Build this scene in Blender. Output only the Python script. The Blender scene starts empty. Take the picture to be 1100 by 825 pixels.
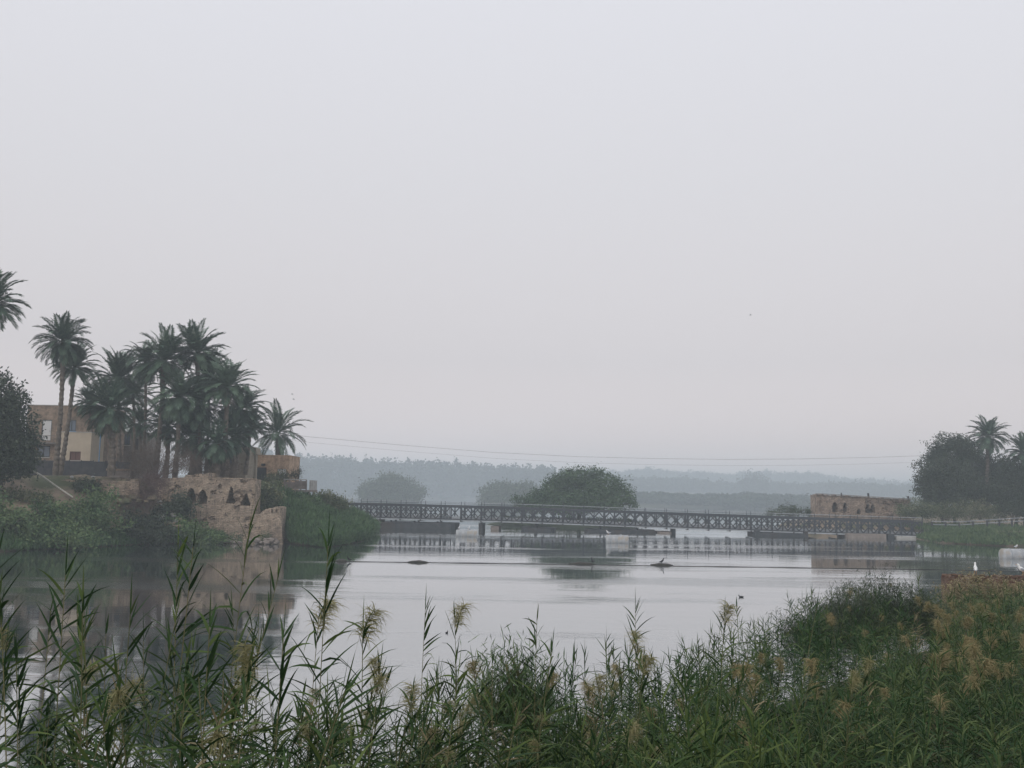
import bpy, math, random
import numpy as np
from mathutils import Vector, Matrix

# ------------------------------------------------------------------ camera
F = 1100.0                      # focal length in photo pixels (photo 1100 x 825)
CAM = Vector((0.0, 0.0, 5.7))   # eye above the river surface (z = 0)
PITCH = math.atan(119.5 / F)
ROLL = math.radians(1.0)
scene = bpy.context.scene
COL = scene.collection
RM = Matrix.Rotation(math.pi / 2 + PITCH, 3, 'X') @ Matrix.Rotation(ROLL, 3, 'Z')
cd = bpy.data.cameras.new('camera')
cd.sensor_width = 36.0
cd.lens = 36.0
cd.clip_start = 0.05
cd.clip_end = 8000
cam = bpy.data.objects.new('camera', cd)
cam.matrix_world = Matrix.Translation(CAM) @ RM.to_4x4()
COL.objects.link(cam)
scene.camera = cam

# ------------------------------------------------------------------ sky, sun, exposure
SUN_EL, SUN_ROT = math.radians(42), math.radians(215)
w = bpy.data.worlds.new('World')
scene.world = w
w.use_nodes = True
nt = w.node_tree
nt.nodes.clear()
wo = nt.nodes.new('ShaderNodeOutputWorld')
bg = nt.nodes.new('ShaderNodeBackground')
sky = nt.nodes.new('ShaderNodeTexSky')
sky.sky_type = 'NISHITA'
sky.sun_disc = False
sky.sun_elevation = SUN_EL
sky.sun_rotation = SUN_ROT
sky.air_density = 1.0
sky.dust_density = 4.0
hs = nt.nodes.new('ShaderNodeHueSaturation')
hs.inputs['Saturation'].default_value = 0.10
mixc = nt.nodes.new('ShaderNodeMix')
mixc.data_type = 'RGBA'
mixc.inputs[0].default_value = 0.86      # thick uniform overcast over the clear sky
tcw = nt.nodes.new('ShaderNodeTexCoord'); spw = nt.nodes.new('ShaderNodeSeparateXYZ'); rw = nt.nodes.new('ShaderNodeValToRGB')
nt.links.new(tcw.outputs['Generated'], spw.inputs[0]); nt.links.new(spw.outputs[2], rw.inputs[0])
SKY_STOPS = [(0.0, (9.3, 7.9, 7.5)), (0.05, (7.4, 6.4, 6.2)), (0.13, (6.15, 5.75, 5.85)), (0.29, (6.4, 6.3, 6.6)), (0.48, (6.95, 7.0, 7.5)), (1.0, (7.2, 7.4, 8.0))]
while len(rw.color_ramp.elements) < len(SKY_STOPS): rw.color_ramp.elements.new(0.5)
for e_, (p_, c_) in zip(rw.color_ramp.elements, SKY_STOPS): e_.position = p_
for e_, (p_, c_) in zip(rw.color_ramp.elements, SKY_STOPS): e_.color = (c_[0] / 10, c_[1] / 10, c_[2] / 10, 1)
sc10 = nt.nodes.new('ShaderNodeVectorMath'); sc10.operation = 'SCALE'; sc10.inputs['Scale'].default_value = 10
nt.links.new(rw.outputs[0], sc10.inputs[0]); nt.links.new(sc10.outputs[0], mixc.inputs[7])
nt.links.new(sky.outputs[0], hs.inputs['Color'])
nt.links.new(hs.outputs[0], mixc.inputs[6])
nt.links.new(mixc.outputs[2], bg.inputs[0])
bg.inputs[1].default_value = 0.105
nt.links.new(bg.outputs[0], wo.inputs[0])
sd = bpy.data.lights.new('sun', 'SUN')
sd.energy = 0.7
sd.angle = math.radians(25)
sd.color = (1.0, 0.95, 0.88)
so = bpy.data.objects.new('sun', sd)
so.rotation_euler = (math.pi / 2 - SUN_EL, 0, math.pi - SUN_ROT)
so.location = (-60, -80, 120)
COL.objects.link(so)
vs = scene.view_settings
vs.view_transform = 'Standard'
vs.look = 'None'
vs.exposure = 0.22
vs.gamma = 1.0
vs.use_curve_mapping = False
cy = scene.cycles
cy.use_denoising = True
cy.max_bounces = 6
cy.diffuse_bounces = 2
cy.glossy_bounces = 3
cy.transmission_bounces = 2
cy.volume_bounces = 2
cy.transparent_max_bounces = 4

R = random.Random(7)
# ------------------------------------------------------------------ helpers
def ray(px, py):
    return RM @ Vector(((px - 550) / F, -(py - 412.5) / F, -1.0))
def P(px, py, D):                # the point at distance D (metres up-river) seen at a photo position
    r = ray(px, py)
    return CAM + r * (D / r.y)
def G(px, py, z=0.0):
    r = ray(px, py)
    return CAM + r * ((z - CAM.z) / r.z)
def ppm(D): return F / D

def tag(o, label=None, cat=None, group=None, kind=None):
    if label: o['label'] = label
    if cat: o['category'] = cat
    if group: o['group'] = group
    if kind: o['kind'] = kind
    return o
def empty(name, loc=(0, 0, 0), label=None, cat=None, group=None):
    o = bpy.data.objects.new(name, None)
    o.empty_display_size = 0.2
    o.location = loc
    COL.objects.link(o)
    return tag(o, label, cat, group)

class MB:
    """collects quads/tris into one mesh"""
    def __init__(s): s.v = []; s.f = []
    def quad(s, a, b, c, d):
        n = len(s.v); s.v += [a, b, c, d]; s.f.append((n, n + 1, n + 2, n + 3))
    def box(s, x0, x1, y0, y1, z0, z1, M=None):
        n = len(s.v)
        pts = [Vector(p) for p in ((x0, y0, z0), (x1, y0, z0), (x1, y1, z0), (x0, y1, z0), (x0, y0, z1), (x1, y0, z1), (x1, y1, z1), (x0, y1, z1))]
        if M is not None: pts = [M @ p for p in pts]
        s.v += [tuple(p) for p in pts]
        s.f += [tuple(n + i for i in q) for q in ((0, 3, 2, 1), (4, 5, 6, 7), (0, 1, 5, 4), (1, 2, 6, 5), (2, 3, 7, 6), (3, 0, 4, 7))]
    def bar(s, a, b, t, t2=None):
        a, b = Vector(a), Vector(b); d = b - a
        q = d.to_track_quat('X', 'Z').to_matrix().to_4x4()
        s.box(0, d.length, -t / 2, t / 2, -(t2 or t) / 2, (t2 or t) / 2, Matrix.Translation(a) @ q)
    def tube(s, pts, rad, k=8, cap=True):
        pts = [Vector(p) for p in pts]
        n0 = len(s.v); m = len(pts)
        up = Vector((0.31, 0.17, 0.93)).normalized()
        for i, p in enumerate(pts):
            d = (pts[min(i + 1, m - 1)] - pts[max(i - 1, 0)]).normalized()
            u = d.cross(up if abs(d.dot(up)) < 0.95 else Vector((1, 0, 0))).normalized()
            v = d.cross(u)
            r = rad[i] if isinstance(rad, (list, tuple)) else rad
            for j in range(k):
                a = 2 * math.pi * j / k
                s.v.append(tuple(p + u * (math.cos(a) * r) + v * (math.sin(a) * r)))
        for i in range(m - 1):
            for j in range(k):
                j2 = (j + 1) % k
                s.f.append((n0 + i * k + j, n0 + i * k + j2, n0 + (i + 1) * k + j2, n0 + (i + 1) * k + j))
        if cap:
            s.f.append(tuple(n0 + j for j in reversed(range(k))))
            s.f.append(tuple(n0 + (m - 1) * k + j for j in range(k)))
    def add(s, V, Fq):
        n = len(s.v); s.v += [tuple(p) for p in V]; s.f += [tuple(n + i for i in q) for q in Fq]
    def mesh(s, name):
        me = bpy.data.meshes.new(name); me.from_pydata(s.v, [], s.f); me.update(); return me
    def build(s, name, mat, parent=None, smooth=False, loc=None):
        me = s.mesh(name)
        return link(name, me, mat, parent, smooth, loc)
def link(name, me, mat, parent=None, smooth=False, loc=None):
    if mat is not None and not me.materials: me.materials.append(mat)
    if smooth: me.polygons.foreach_set('use_smooth', [True] * len(me.polygons))
    o = bpy.data.objects.new(name, me)
    if loc is not None: o.location = loc
    if parent is not None: o.parent = parent
    COL.objects.link(o)
    return o
def qmesh(name, V, Q):
    """fast mesh from numpy quads"""
    me = bpy.data.meshes.new(name)
    V = np.asarray(V, dtype=np.float32).reshape(-1, 3); Q = np.asarray(Q, dtype=np.int32).reshape(-1, 4)
    me.vertices.add(len(V)); me.vertices.foreach_set('co', V.ravel())
    me.loops.add(Q.size); me.loops.foreach_set('vertex_index', Q.ravel())
    me.polygons.add(len(Q))
    me.polygons.foreach_set('loop_start', np.arange(0, Q.size, 4, dtype=np.int32))
    me.polygons.foreach_set('loop_total', np.full(len(Q), 4, dtype=np.int32))
    me.update(calc_edges=True)
    return me
def merge(parts):
    """parts: list of (V,Q) numpy -> one (V,Q)"""
    Vs, Qs, n = [], [], 0
    for V, Q in parts:
        Vs.append(V); Qs.append(Q + n); n += len(V)
    return np.concatenate(Vs), np.concatenate(Qs)
def copy_tree(o, parent=None):
    c = o.copy(); COL.objects.link(c)
    if parent is not None: c.parent = parent
    for ch in list(o.children): copy_tree(ch, c)
    return c

# ------------------------------------------------------------------ materials
def mat(name, base, rough=0.8, spec=0.3, metal=0.0):
    m = bpy.data.materials.new(name); m.use_nodes = True
    b = m.node_tree.nodes['Principled BSDF']
    b.inputs['Base Color'].default_value = (*base, 1)
    b.inputs['Roughness'].default_value = rough
    b.inputs['Specular IOR Level'].default_value = spec
    b.inputs['Metallic'].default_value = metal
    return m, b
def noisy(name, c1, c2, scale=2.0, rough=0.85, spec=0.2, bump=0.3, bscale=None, c3=None, s3=0.4, coords='Object', metal=0.0, bdist=0.05):
    m, b = mat(name, c1, rough, spec, metal); t = m.node_tree; N = t.nodes; L = t.links
    tc = N.new('ShaderNodeTexCoord')
    n = N.new('ShaderNodeTexNoise'); n.inputs['Scale'].default_value = scale; n.inputs['Detail'].default_value = 8; n.inputs['Roughness'].default_value = 0.65
    L.new(tc.outputs[coords], n.inputs['Vector'])
    r = N.new('ShaderNodeValToRGB')
    r.color_ramp.elements[0].position = 0.36; r.color_ramp.elements[0].color = (*c1, 1)
    r.color_ramp.elements[1].position = 0.64; r.color_ramp.elements[1].color = (*c2, 1)
    L.new(n.outputs[0], r.inputs[0]); out = r.outputs[0]
    if c3:
        n2 = N.new('ShaderNodeTexNoise'); n2.inputs['Scale'].default_value = s3; n2.inputs['Detail'].default_value = 5
        L.new(tc.outputs[coords], n2.inputs['Vector'])
        r2 = N.new('ShaderNodeValToRGB'); r2.color_ramp.elements[0].position = 0.5; r2.color_ramp.elements[1].position = 0.62
        L.new(n2.outputs[0], r2.inputs[0])
        mx = N.new('ShaderNodeMix'); mx.data_type = 'RGBA'; mx.inputs[7].default_value = (*c3, 1)
        L.new(r2.outputs[0], mx.inputs[0]); L.new(out, mx.inputs[6]); out = mx.outputs[2]
    L.new(out, b.inputs['Base Color'])
    if bump:
        n3 = N.new('ShaderNodeTexNoise'); n3.inputs['Scale'].default_value = bscale or scale * 4; n3.inputs['Detail'].default_value = 6
        L.new(tc.outputs[coords], n3.inputs['Vector'])
        bu = N.new('ShaderNodeBump'); bu.inputs['Strength'].default_value = bump; bu.inputs['Distance'].default_value = bdist
        L.new(n3.outputs[0], bu.inputs['Height']); L.new(bu.outputs[0], b.inputs['Normal'])
    return m
def leafmat(name, cols, rough=0.55, spec=0.3, scale=0.5, transl=0.0):
    """colour varies from leaf to leaf and in broad patches"""
    m, b = mat(name, cols[0], rough, spec); t = m.node_tree; N = t.nodes; L = t.links
    g = N.new('ShaderNodeNewGeometry')
    tc = N.new('ShaderNodeTexCoord')
    n = N.new('ShaderNodeTexNoise'); n.inputs['Scale'].default_value = scale; n.inputs['Detail'].default_value = 3
    L.new(tc.outputs['Object'], n.inputs['Vector'])
    oi = N.new('ShaderNodeObjectInfo')
    a = N.new('ShaderNodeMath'); a.operation = 'MULTIPLY_ADD'; a.inputs[1].default_value = 0.6
    L.new(g.outputs['Random Per Island'], a.inputs[0])
    a2 = N.new('ShaderNodeMath'); a2.operation = 'MULTIPLY_ADD'; a2.inputs[1].default_value = 1.2; a2.inputs[2].default_value = -0.4
    L.new(n.outputs[0], a2.inputs[0]); L.new(a2.outputs[0], a.inputs[2])
    a3 = N.new('ShaderNodeMath'); a3.operation = 'MULTIPLY_ADD'; a3.inputs[1].default_value = 0.25
    L.new(oi.outputs['Random'], a3.inputs[0]); L.new(a.outputs[0], a3.inputs[2])
    r = N.new('ShaderNodeValToRGB'); cr = r.color_ramp
    for i, c in enumerate(cols):
        if i < 2: e = cr.elements[i]
        else: e = cr.elements.new(0.5)
        e.color = (*c, 1)
    for i in range(len(cols)): cr.elements[i].position = 0.1 + 0.8 * i / (len(cols) - 1)
    for i, c in enumerate(cols): cr.elements[i].color = (*c, 1)
    L.new(a3.outputs[0], r.inputs[0]); L.new(r.outputs[0], b.inputs['Base Color'])
    if transl:
        tr = N.new('ShaderNodeBsdfTranslucent'); ms = N.new('ShaderNodeMixShader'); ms.inputs[0].default_value = transl
        L.new(r.outputs[0], tr.inputs['Color'])
        L.new(b.outputs[0], ms.inputs[1]); L.new(tr.outputs[0], ms.inputs[2])
        L.new(ms.outputs[0], N['Material Output'].inputs['Surface'])
    return m
def brickmat(name, c1, c2, mortar, bw=0.25, bh=0.08, stain=None, stainc=(0.1, 0.09, 0.08), pock=False):
    m, b = mat(name, c1, 0.9, 0.15); t = m.node_tree; N = t.nodes; L = t.links
    tc = N.new('ShaderNodeTexCoord'); sp = N.new('ShaderNodeSeparateXYZ'); cb = N.new('ShaderNodeCombineXYZ')
    ad = N.new('ShaderNodeMath'); ad.operation = 'ADD'
    L.new(tc.outputs['Object'], sp.inputs[0]); L.new(sp.outputs[0], ad.inputs[0]); L.new(sp.outputs[1], ad.inputs[1])
    L.new(ad.outputs[0], cb.inputs[0]); L.new(sp.outputs[2], cb.inputs[1])
    nw = N.new('ShaderNodeTexNoise'); nw.inputs['Scale'].default_value = 1.5
    L.new(tc.outputs['Object'], nw.inputs['Vector'])
    wv = N.new('ShaderNodeVectorMath'); wv.operation = 'MULTIPLY_ADD'; wv.inputs[1].default_value = (0.5, 0.4, 0)
    L.new(nw.outputs[1], wv.inputs[0]); L.new(cb.outputs[0], wv.inputs[2])
    br = N.new('ShaderNodeTexBrick'); br.inputs['Scale'].default_value = 1.0
    br.inputs['Brick Width'].default_value = bw; br.inputs['Row Height'].default_value = bh; br.inputs['Mortar Size'].default_value = bh * 0.14
    br.inputs['Color1'].default_value = (*c1, 1); br.inputs['Color2'].default_value = (*c2, 1); br.inputs['Mortar'].default_value = (*mortar, 1)
    L.new(wv.outputs[0], br.inputs['Vector'])
    n = N.new('ShaderNodeTexNoise'); n.inputs['Scale'].default_value = 1.3; n.inputs['Detail'].default_value = 8; n.inputs['Roughness'].default_value = 0.7
    L.new(tc.outputs['Object'], n.inputs['Vector'])
    r = N.new('ShaderNodeValToRGB'); r.color_ramp.elements[0].position = 0.38; r.color_ramp.elements[0].color = (0.45, 0.45, 0.45, 1)
    r.color_ramp.elements[1].position = 0.62; r.color_ramp.elements[1].color = (1.15, 1.12, 1.08, 1)
    L.new(n.outputs[0], r.inputs[0])
    mx = N.new('ShaderNodeMix'); mx.data_type = 'RGBA'; mx.blend_type = 'MULTIPLY'; mx.inputs[0].default_value = 0.85
    L.new(br.outputs[0], mx.inputs[6]); L.new(r.outputs[0], mx.inputs[7]); out = mx.outputs[2]
    n4 = N.new('ShaderNodeTexNoise'); n4.inputs['Scale'].default_value = 0.35; n4.inputs['Detail'].default_value = 6
    L.new(tc.outputs['Object'], n4.inputs['Vector'])
    r4 = N.new('ShaderNodeValToRGB'); r4.color_ramp.elements[0].position = 0.5; r4.color_ramp.elements[1].position = 0.68
    L.new(n4.outputs[0], r4.inputs[0])
    m4 = N.new('ShaderNodeMix'); m4.data_type = 'RGBA'; m4.inputs[7].default_value = (*stainc, 1)
    mu = N.new('ShaderNodeMath'); mu.operation = 'MULTIPLY'; mu.inputs[1].default_value = 0.6 if stain is None else stain
    L.new(r4.outputs[0], mu.inputs[0]); L.new(mu.outputs[0], m4.inputs[0]); L.new(out, m4.inputs[6])
    L.new(m4.outputs[2], b.inputs['Base Color'])
    if pock:
        n5 = N.new('ShaderNodeTexNoise'); n5.inputs['Scale'].default_value = 3.2; n5.inputs['Detail'].default_value = 4
        L.new(tc.outputs['Object'], n5.inputs['Vector'])
        r5 = N.new('ShaderNodeValToRGB'); r5.color_ramp.elements[0].position = 0.60; r5.color_ramp.elements[1].position = 0.68
        L.new(n5.outputs[0], r5.inputs[0]); m5 = N.new('ShaderNodeMix'); m5.data_type = 'RGBA'; m5.inputs[7].default_value = (0.07, 0.055, 0.045, 1)
        L.new(r5.outputs[0], m5.inputs[0]); L.new(m4.outputs[2], m5.inputs[6]); L.new(m5.outputs[2], b.inputs['Base Color'])
    bu = N.new('ShaderNodeBump'); bu.inputs['Strength'].default_value = 0.6; bu.inputs['Distance'].default_value = 0.03
    sb = N.new('ShaderNodeMath'); sb.operation = 'SUBTRACT'; L.new(n.outputs[0], sb.inputs[0]); L.new(br.outputs[1], sb.inputs[1])
    L.new(sb.outputs[0], bu.inputs['Height']); L.new(bu.outputs[0], b.inputs['Normal'])
    return m

M_soil = noisy('soil', (0.13, 0.10, 0.07), (0.25, 0.195, 0.14), 0.8, c3=(0.07, 0.08, 0.04), s3=0.15, bump=0.6, bdist=0.15)
M_mud = noisy('mud', (0.05, 0.045, 0.03), (0.09, 0.075, 0.05), 1.2, c3=(0.045, 0.06, 0.03), bump=0.5)
M_farland = noisy('far_land', (0.05, 0.06, 0.035), (0.09, 0.085, 0.05), 0.02, bump=0)
M_palm = leafmat('palm_frond', [(0.026, 0.056, 0.038), (0.052, 0.094, 0.060), (0.095, 0.145, 0.09)], 0.55, 0.3, 0.4)
M_palmdry = leafmat('palm_dry_frond', [(0.09, 0.075, 0.055), (0.16, 0.13, 0.095), (0.21, 0.175, 0.13)], 0.8, 0.1, 0.8)
M_palmtrunk = noisy('palm_trunk', (0.09, 0.075, 0.06), (0.19, 0.16, 0.13), 3.0, bump=0.8, bscale=9)
M_bark = noisy('bark', (0.06, 0.05, 0.04), (0.13, 0.11, 0.09), 4.0, bump=0.6)
M_treeleaf = leafmat('tree_leaf', [(0.022, 0.036, 0.018), (0.045, 0.068, 0.030), (0.075, 0.10, 0.045)], 0.55, 0.3, 0.35)
M_islleaf = leafmat('island_tree_leaf', [(0.018, 0.042, 0.02), (0.042, 0.082, 0.036), (0.08, 0.13, 0.055)], 0.55, 0.3, 0.3)
M_darkleaf = leafmat('dark_tree_leaf', [(0.014, 0.023, 0.016), (0.03, 0.044, 0.026), (0.05, 0.066, 0.038)], 0.55, 0.3, 0.5)
M_greyleaf = leafmat('grey_tree_leaf', [(0.018, 0.032, 0.02), (0.036, 0.054, 0.033), (0.065, 0.082, 0.05)], 0.6, 0.25, 0.5)
M_shrub = leafmat('shrub_leaf', [(0.018, 0.045, 0.018), (0.045, 0.095, 0.035), (0.12, 0.17, 0.07)], 0.6, 0.25, 0.6)
M_mixshrub = leafmat('mixed_shrub_leaf', [(0.03, 0.05, 0.027), (0.085, 0.115, 0.055), (0.21, 0.21, 0.13)], 0.6, 0.2, 0.6)
M_dry = leafmat('dry_twigs', [(0.08, 0.06, 0.05), (0.13, 0.10, 0.08), (0.18, 0.145, 0.12)], 0.85, 0.1, 0.6)
M_redtwig = leafmat('reddish_twigs', [(0.06, 0.04, 0.045), (0.10, 0.065, 0.065), (0.14, 0.095, 0.085)], 0.85, 0.1, 0.6)
M_reed = leafmat('reed_leaf', [(0.010, 0.026, 0.010), (0.022, 0.052, 0.016), (0.04, 0.078, 0.022), (0.10, 0.14, 0.04)], 0.6, 0.16, 0.9, transl=0.12)
M_reedR = leafmat('reed_leaf_dense', [(0.008, 0.028, 0.009), (0.020, 0.055, 0.017), (0.034, 0.076, 0.024), (0.10, 0.135, 0.048)], 0.6, 0.15, 0.35, transl=0.1)
M_reedbank = leafmat('reed_bank_leaf', [(0.025, 0.065, 0.024), (0.055, 0.115, 0.04), (0.10, 0.17, 0.065)], 0.6, 0.25, 0.25)
M_stem = noisy('reed_stem', (0.10, 0.11, 0.05), (0.19, 0.17, 0.09), 3.0, bump=0)
M_plume = leafmat('reed_plume', [(0.17, 0.17, 0.08), (0.27, 0.255, 0.125), (0.38, 0.35, 0.20)], 0.8, 0.1, 2.0, transl=0.3)
M_plumebr = leafmat('reed_plume_brown', [(0.17, 0.15, 0.07), (0.28, 0.24, 0.12), (0.37, 0.31, 0.17)], 0.8, 0.1, 2.0, transl=0.25)
M_straw = leafmat('straw', [(0.12, 0.10, 0.06), (0.21, 0.175, 0.10), (0.31, 0.265, 0.16)], 0.8, 0.1, 0.8)
M_feather = leafmat('feathery_leaf', [(0.02, 0.034, 0.022), (0.042, 0.062, 0.038), (0.075, 0.095, 0.055)], 0.6, 0.2, 0.8)
M_farwood = leafmat('far_foliage', [(0.025, 0.038, 0.028), (0.045, 0.06, 0.04), (0.06, 0.08, 0.05)], 0.9, 0.1, 0.03)
M_islandsoil = noisy('island_soil', (0.02, 0.03, 0.015), (0.04, 0.05, 0.025), 0.8, bump=0.3)
M_steel = noisy('painted_bridge_steel', (0.022, 0.028, 0.036), (0.045, 0.052, 0.06), 1.5, rough=0.6, spec=0.4, bump=0.1, c3=(0.06, 0.06, 0.062), s3=0.7)
M_steelgrey = noisy('grey_rail_steel', (0.24, 0.26, 0.28), (0.36, 0.38, 0.40), 2, rough=0.5, spec=0.4, bump=0.1)
M_pontoon = noisy('pontoon_steel', (0.03, 0.035, 0.04), (0.06, 0.065, 0.07), 1.5, rough=0.6, bump=0.1, c3=(0.05, 0.045, 0.042))
M_conc = noisy('concrete', (0.26, 0.25, 0.23), (0.42, 0.41, 0.39), 1.2, bump=0.3)
M_concbr = noisy('stained_concrete', (0.16, 0.135, 0.12), (0.26, 0.225, 0.20), 1.2, bump=0.3)
M_white = noisy('weathered_white_paint', (0.27, 0.28, 0.29), (0.44, 0.45, 0.46), 1.5, rough=0.5, bump=0.1, c3=(0.33, 0.30, 0.26), s3=1.2)
M_brick = brickmat('house_brick', (0.32, 0.235, 0.175), (0.26, 0.19, 0.14), (0.30, 0.25, 0.20), stain=0.3)
M_orange = brickmat('small_house_brick', (0.56, 0.385, 0.26), (0.50, 0.34, 0.225), (0.42, 0.33, 0.25), stain=0.15)
M_ruin = brickmat('ruin_masonry', (0.42, 0.34, 0.265), (0.33, 0.26, 0.20), (0.22, 0.18, 0.14), bw=0.5, bh=0.17, stain=0.4, stainc=(0.17, 0.14, 0.12), pock=True)
M_ruinR = brickmat('far_ruin_masonry', (0.42, 0.33, 0.26), (0.29, 0.22, 0.175), (0.2, 0.16, 0.13), bw=0.6, bh=0.22, stain=0.35, stainc=(0.17, 0.14, 0.12), pock=True)
M_wallred = brickmat('red_brick', (0.13, 0.065, 0.05), (0.18, 0.115, 0.085), (0.17, 0.14, 0.11), stain=0.4)
M_cream = noisy('cream_render', (0.40, 0.34, 0.265), (0.48, 0.415, 0.325), 0.7, bump=0.15)
M_beige = noisy('beige_render', (0.25, 0.22, 0.17), (0.34, 0.30, 0.24), 0.6, bump=0.15)
M_greyw = noisy('bare_block_wall', (0.13, 0.12, 0.11), (0.20, 0.18, 0.165), 0.8, bump=0.3)
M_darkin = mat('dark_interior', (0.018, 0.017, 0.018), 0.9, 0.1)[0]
M_darkpaint = mat('dark_grey_green_paint', (0.03, 0.04, 0.042), 0.5, 0.4)[0]
M_fence = noisy('dark_fence_sheet', (0.035, 0.038, 0.045), (0.065, 0.065, 0.07), 1.5, rough=0.7, bump=0.15)
M_glass = mat('window_glass', (0.08, 0.11, 0.15), 0.1, 0.6)[0]
M_redwood = mat('red_brown_wood', (0.13, 0.07, 0.06), 0.7, 0.2)[0]
M_blue = mat('blue_paint', (0.10, 0.22, 0.38), 0.6, 0.3)[0]
M_curtain = mat('pale_curtain', (0.55, 0.55, 0.55), 0.9, 0.1)[0]
M_log = noisy('wet_wood', (0.018, 0.018, 0.016), (0.05, 0.045, 0.035), 5, rough=0.5, spec=0.4, bump=0.5)
M_rope = mat('wet_rope', (0.045, 0.045, 0.04), 0.7, 0.3)[0]
M_wire = mat('power_wire', (0.33, 0.33, 0.34), 0.6, 0.3)[0]
M_pale = noisy('bleached_wood', (0.33, 0.31, 0.27), (0.48, 0.46, 0.41), 4, bump=0.2)
M_gull = mat('white_feathers', (0.75, 0.75, 0.74), 0.8, 0.1)[0]
M_gullgrey = mat('grey_feathers', (0.36, 0.38, 0.41), 0.8, 0.1)[0]
M_beak = mat('orange_beak', (0.55, 0.25, 0.06), 0.5, 0.3)[0]
M_blackbird = mat('black_feathers', (0.015, 0.015, 0.017), 0.6, 0.3)[0]

# ------------------------------------------------------------------ water
def water_mat():
    m, b = mat('river_water', (0.028, 0.038, 0.036), 0.045, 0.5)
    b.inputs['IOR'].default_value = 1.4
    t = m.node_tree; N = t.nodes; L = t.links
    tc = N.new('ShaderNodeTexCoord')
    def noise(sx, sy, sc, det=4, rough=0.55):
        mp = N.new('ShaderNodeMapping'); mp.inputs['Scale'].default_value = (sx, sy, 1)
        L.new(tc.outputs['Object'], mp.inputs[0])
        n = N.new('ShaderNodeTexNoise'); n.inputs['Scale'].default_value = sc; n.inputs['Detail'].default_value = det; n.inputs['Roughness'].default_value = rough
        L.new(mp.outputs[0], n.inputs['Vector']); return n.outputs[0]
    def ramp(x, a, bb, lo=0.0, hi=1.0):
        mr = N.new('ShaderNodeMapRange'); mr.interpolation_type = 'SMOOTHSTEP'
        mr.inputs['From Min'].default_value = a; mr.inputs['From Max'].default_value = bb
        mr.inputs['To Min'].default_value = lo; mr.inputs['To Max'].default_value = hi
        L.new(x, mr.inputs[0]); return mr.outputs[0]
    fine = noise(0.55, 1.3, 2.6, 5)
    swell = noise(0.35, 1.0, 0.45, 4)
    patch = noise(0.022, 0.11, 1.0, 4, 0.6)       # wind streaks lying across the river
    amt = ramp(patch, 0.50, 0.64, 0.04, 0.8)
    h1 = N.new('ShaderNodeMath'); h1.operation = 'MULTIPLY'; L.new(fine, h1.inputs[0]); L.new(amt, h1.inputs[1])
    h2 = N.new('ShaderNodeMath'); h2.operation = 'MULTIPLY_ADD'; h2.inputs[1].default_value = 0.35; L.new(swell, h2.inputs[0]); L.new(h1.outputs[0], h2.inputs[2])
    bu = N.new('ShaderNodeBump'); bu.inputs['Strength'].default_value = 0.5; bu.inputs['Distance'].default_value = 0.05
    L.new(h2.outputs[0], bu.inputs['Height']); L.new(bu.outputs[0], b.inputs['Normal'])
    rr = ramp(patch, 0.48, 0.68, 0.03, 0.14); L.new(rr, b.inputs['Roughness'])
    gl = N.new('ShaderNodeBsdfGlossy'); gl.inputs['Color'].default_value = (0.93, 0.94, 0.94, 1)
    L.new(rr, gl.inputs['Roughness']); L.new(bu.outputs[0], gl.inputs['Normal'])
    ms = N.new('ShaderNodeMixShader'); ms.inputs[0].default_value = 0.55      # constant mirror layer added at every angle to brighten the water's reflection
    L.new(b.outputs[0], ms.inputs[1]); L.new(gl.outputs[0], ms.inputs[2]); L.new(ms.outputs[0], N['Material Output'].inputs['Surface'])
    return m
wb = MB(); wb.quad((-2590, -140, 0), (2590, -140, 0), (2590, 3190, 0), (-2590, 3190, 0))
tag(wb.build('water', water_mat()), kind='structure')

# ------------------------------------------------------------------ terrain
def vnoise(x, y, s=1.0):
    return (math.sin(x * 1.3 * s + 1.7) * math.cos(y * 1.1 * s - 0.6) + 0.5 * math.sin(x * 2.9 * s + y * 2.3 * s) + 0.25 * math.sin(x * 6.1 * s - y * 5.3 * s + 2))
def lerp(a, b, t): return a + (b - a) * t
def interp(x, xs, ys): return float(np.interp(x, xs, ys))
def shore_y(X):
    return interp(X, [-60, -20, -5, -0.6, 2.5, 7.3, 12, 15, 18.5, 19.5, 80], [12, 15, 16.5, 17.5, 20.5, 29, 35, 39, 43, 45.8, 45.8])
def near_z(X, Y):
    base = interp(Y, [-40, 0, 1.5, 3, 6, 8, 11, 15, 30, 46], [4.3, 4.1, 3.9, 3.1, 2.0, 1.45, 0.9, 0.6, 0.6, 0.8])
    d = shore_y(X) - Y
    if X > 19.3: d = max(d, (45.9 - Y) * 8 + 3 if Y < 45.9 else -4)
    z = min(base, 0.03 + d * 0.22) if d > -4 else -1
    return max(-1.0, z + (0.05 * vnoise(X, Y) if Y > 2 else 0))
nx, ny = 141, 101
V = []; Q = []
for j in range(ny):
    Y = -40 + j * 0.9
    for i in range(nx):
        X = -60 + i * 1.0
        V.append((X, Y, near_z(X, Y)))
for j in range(ny - 1):
    for i in range(nx - 1):
        a = j * nx + i; Q.append((a, a + 1, a + nx + 1, a + nx))
tag(link('near_riverbank', qmesh('near_riverbank', V, Q), M_mud, smooth=True), kind='structure')

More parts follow.
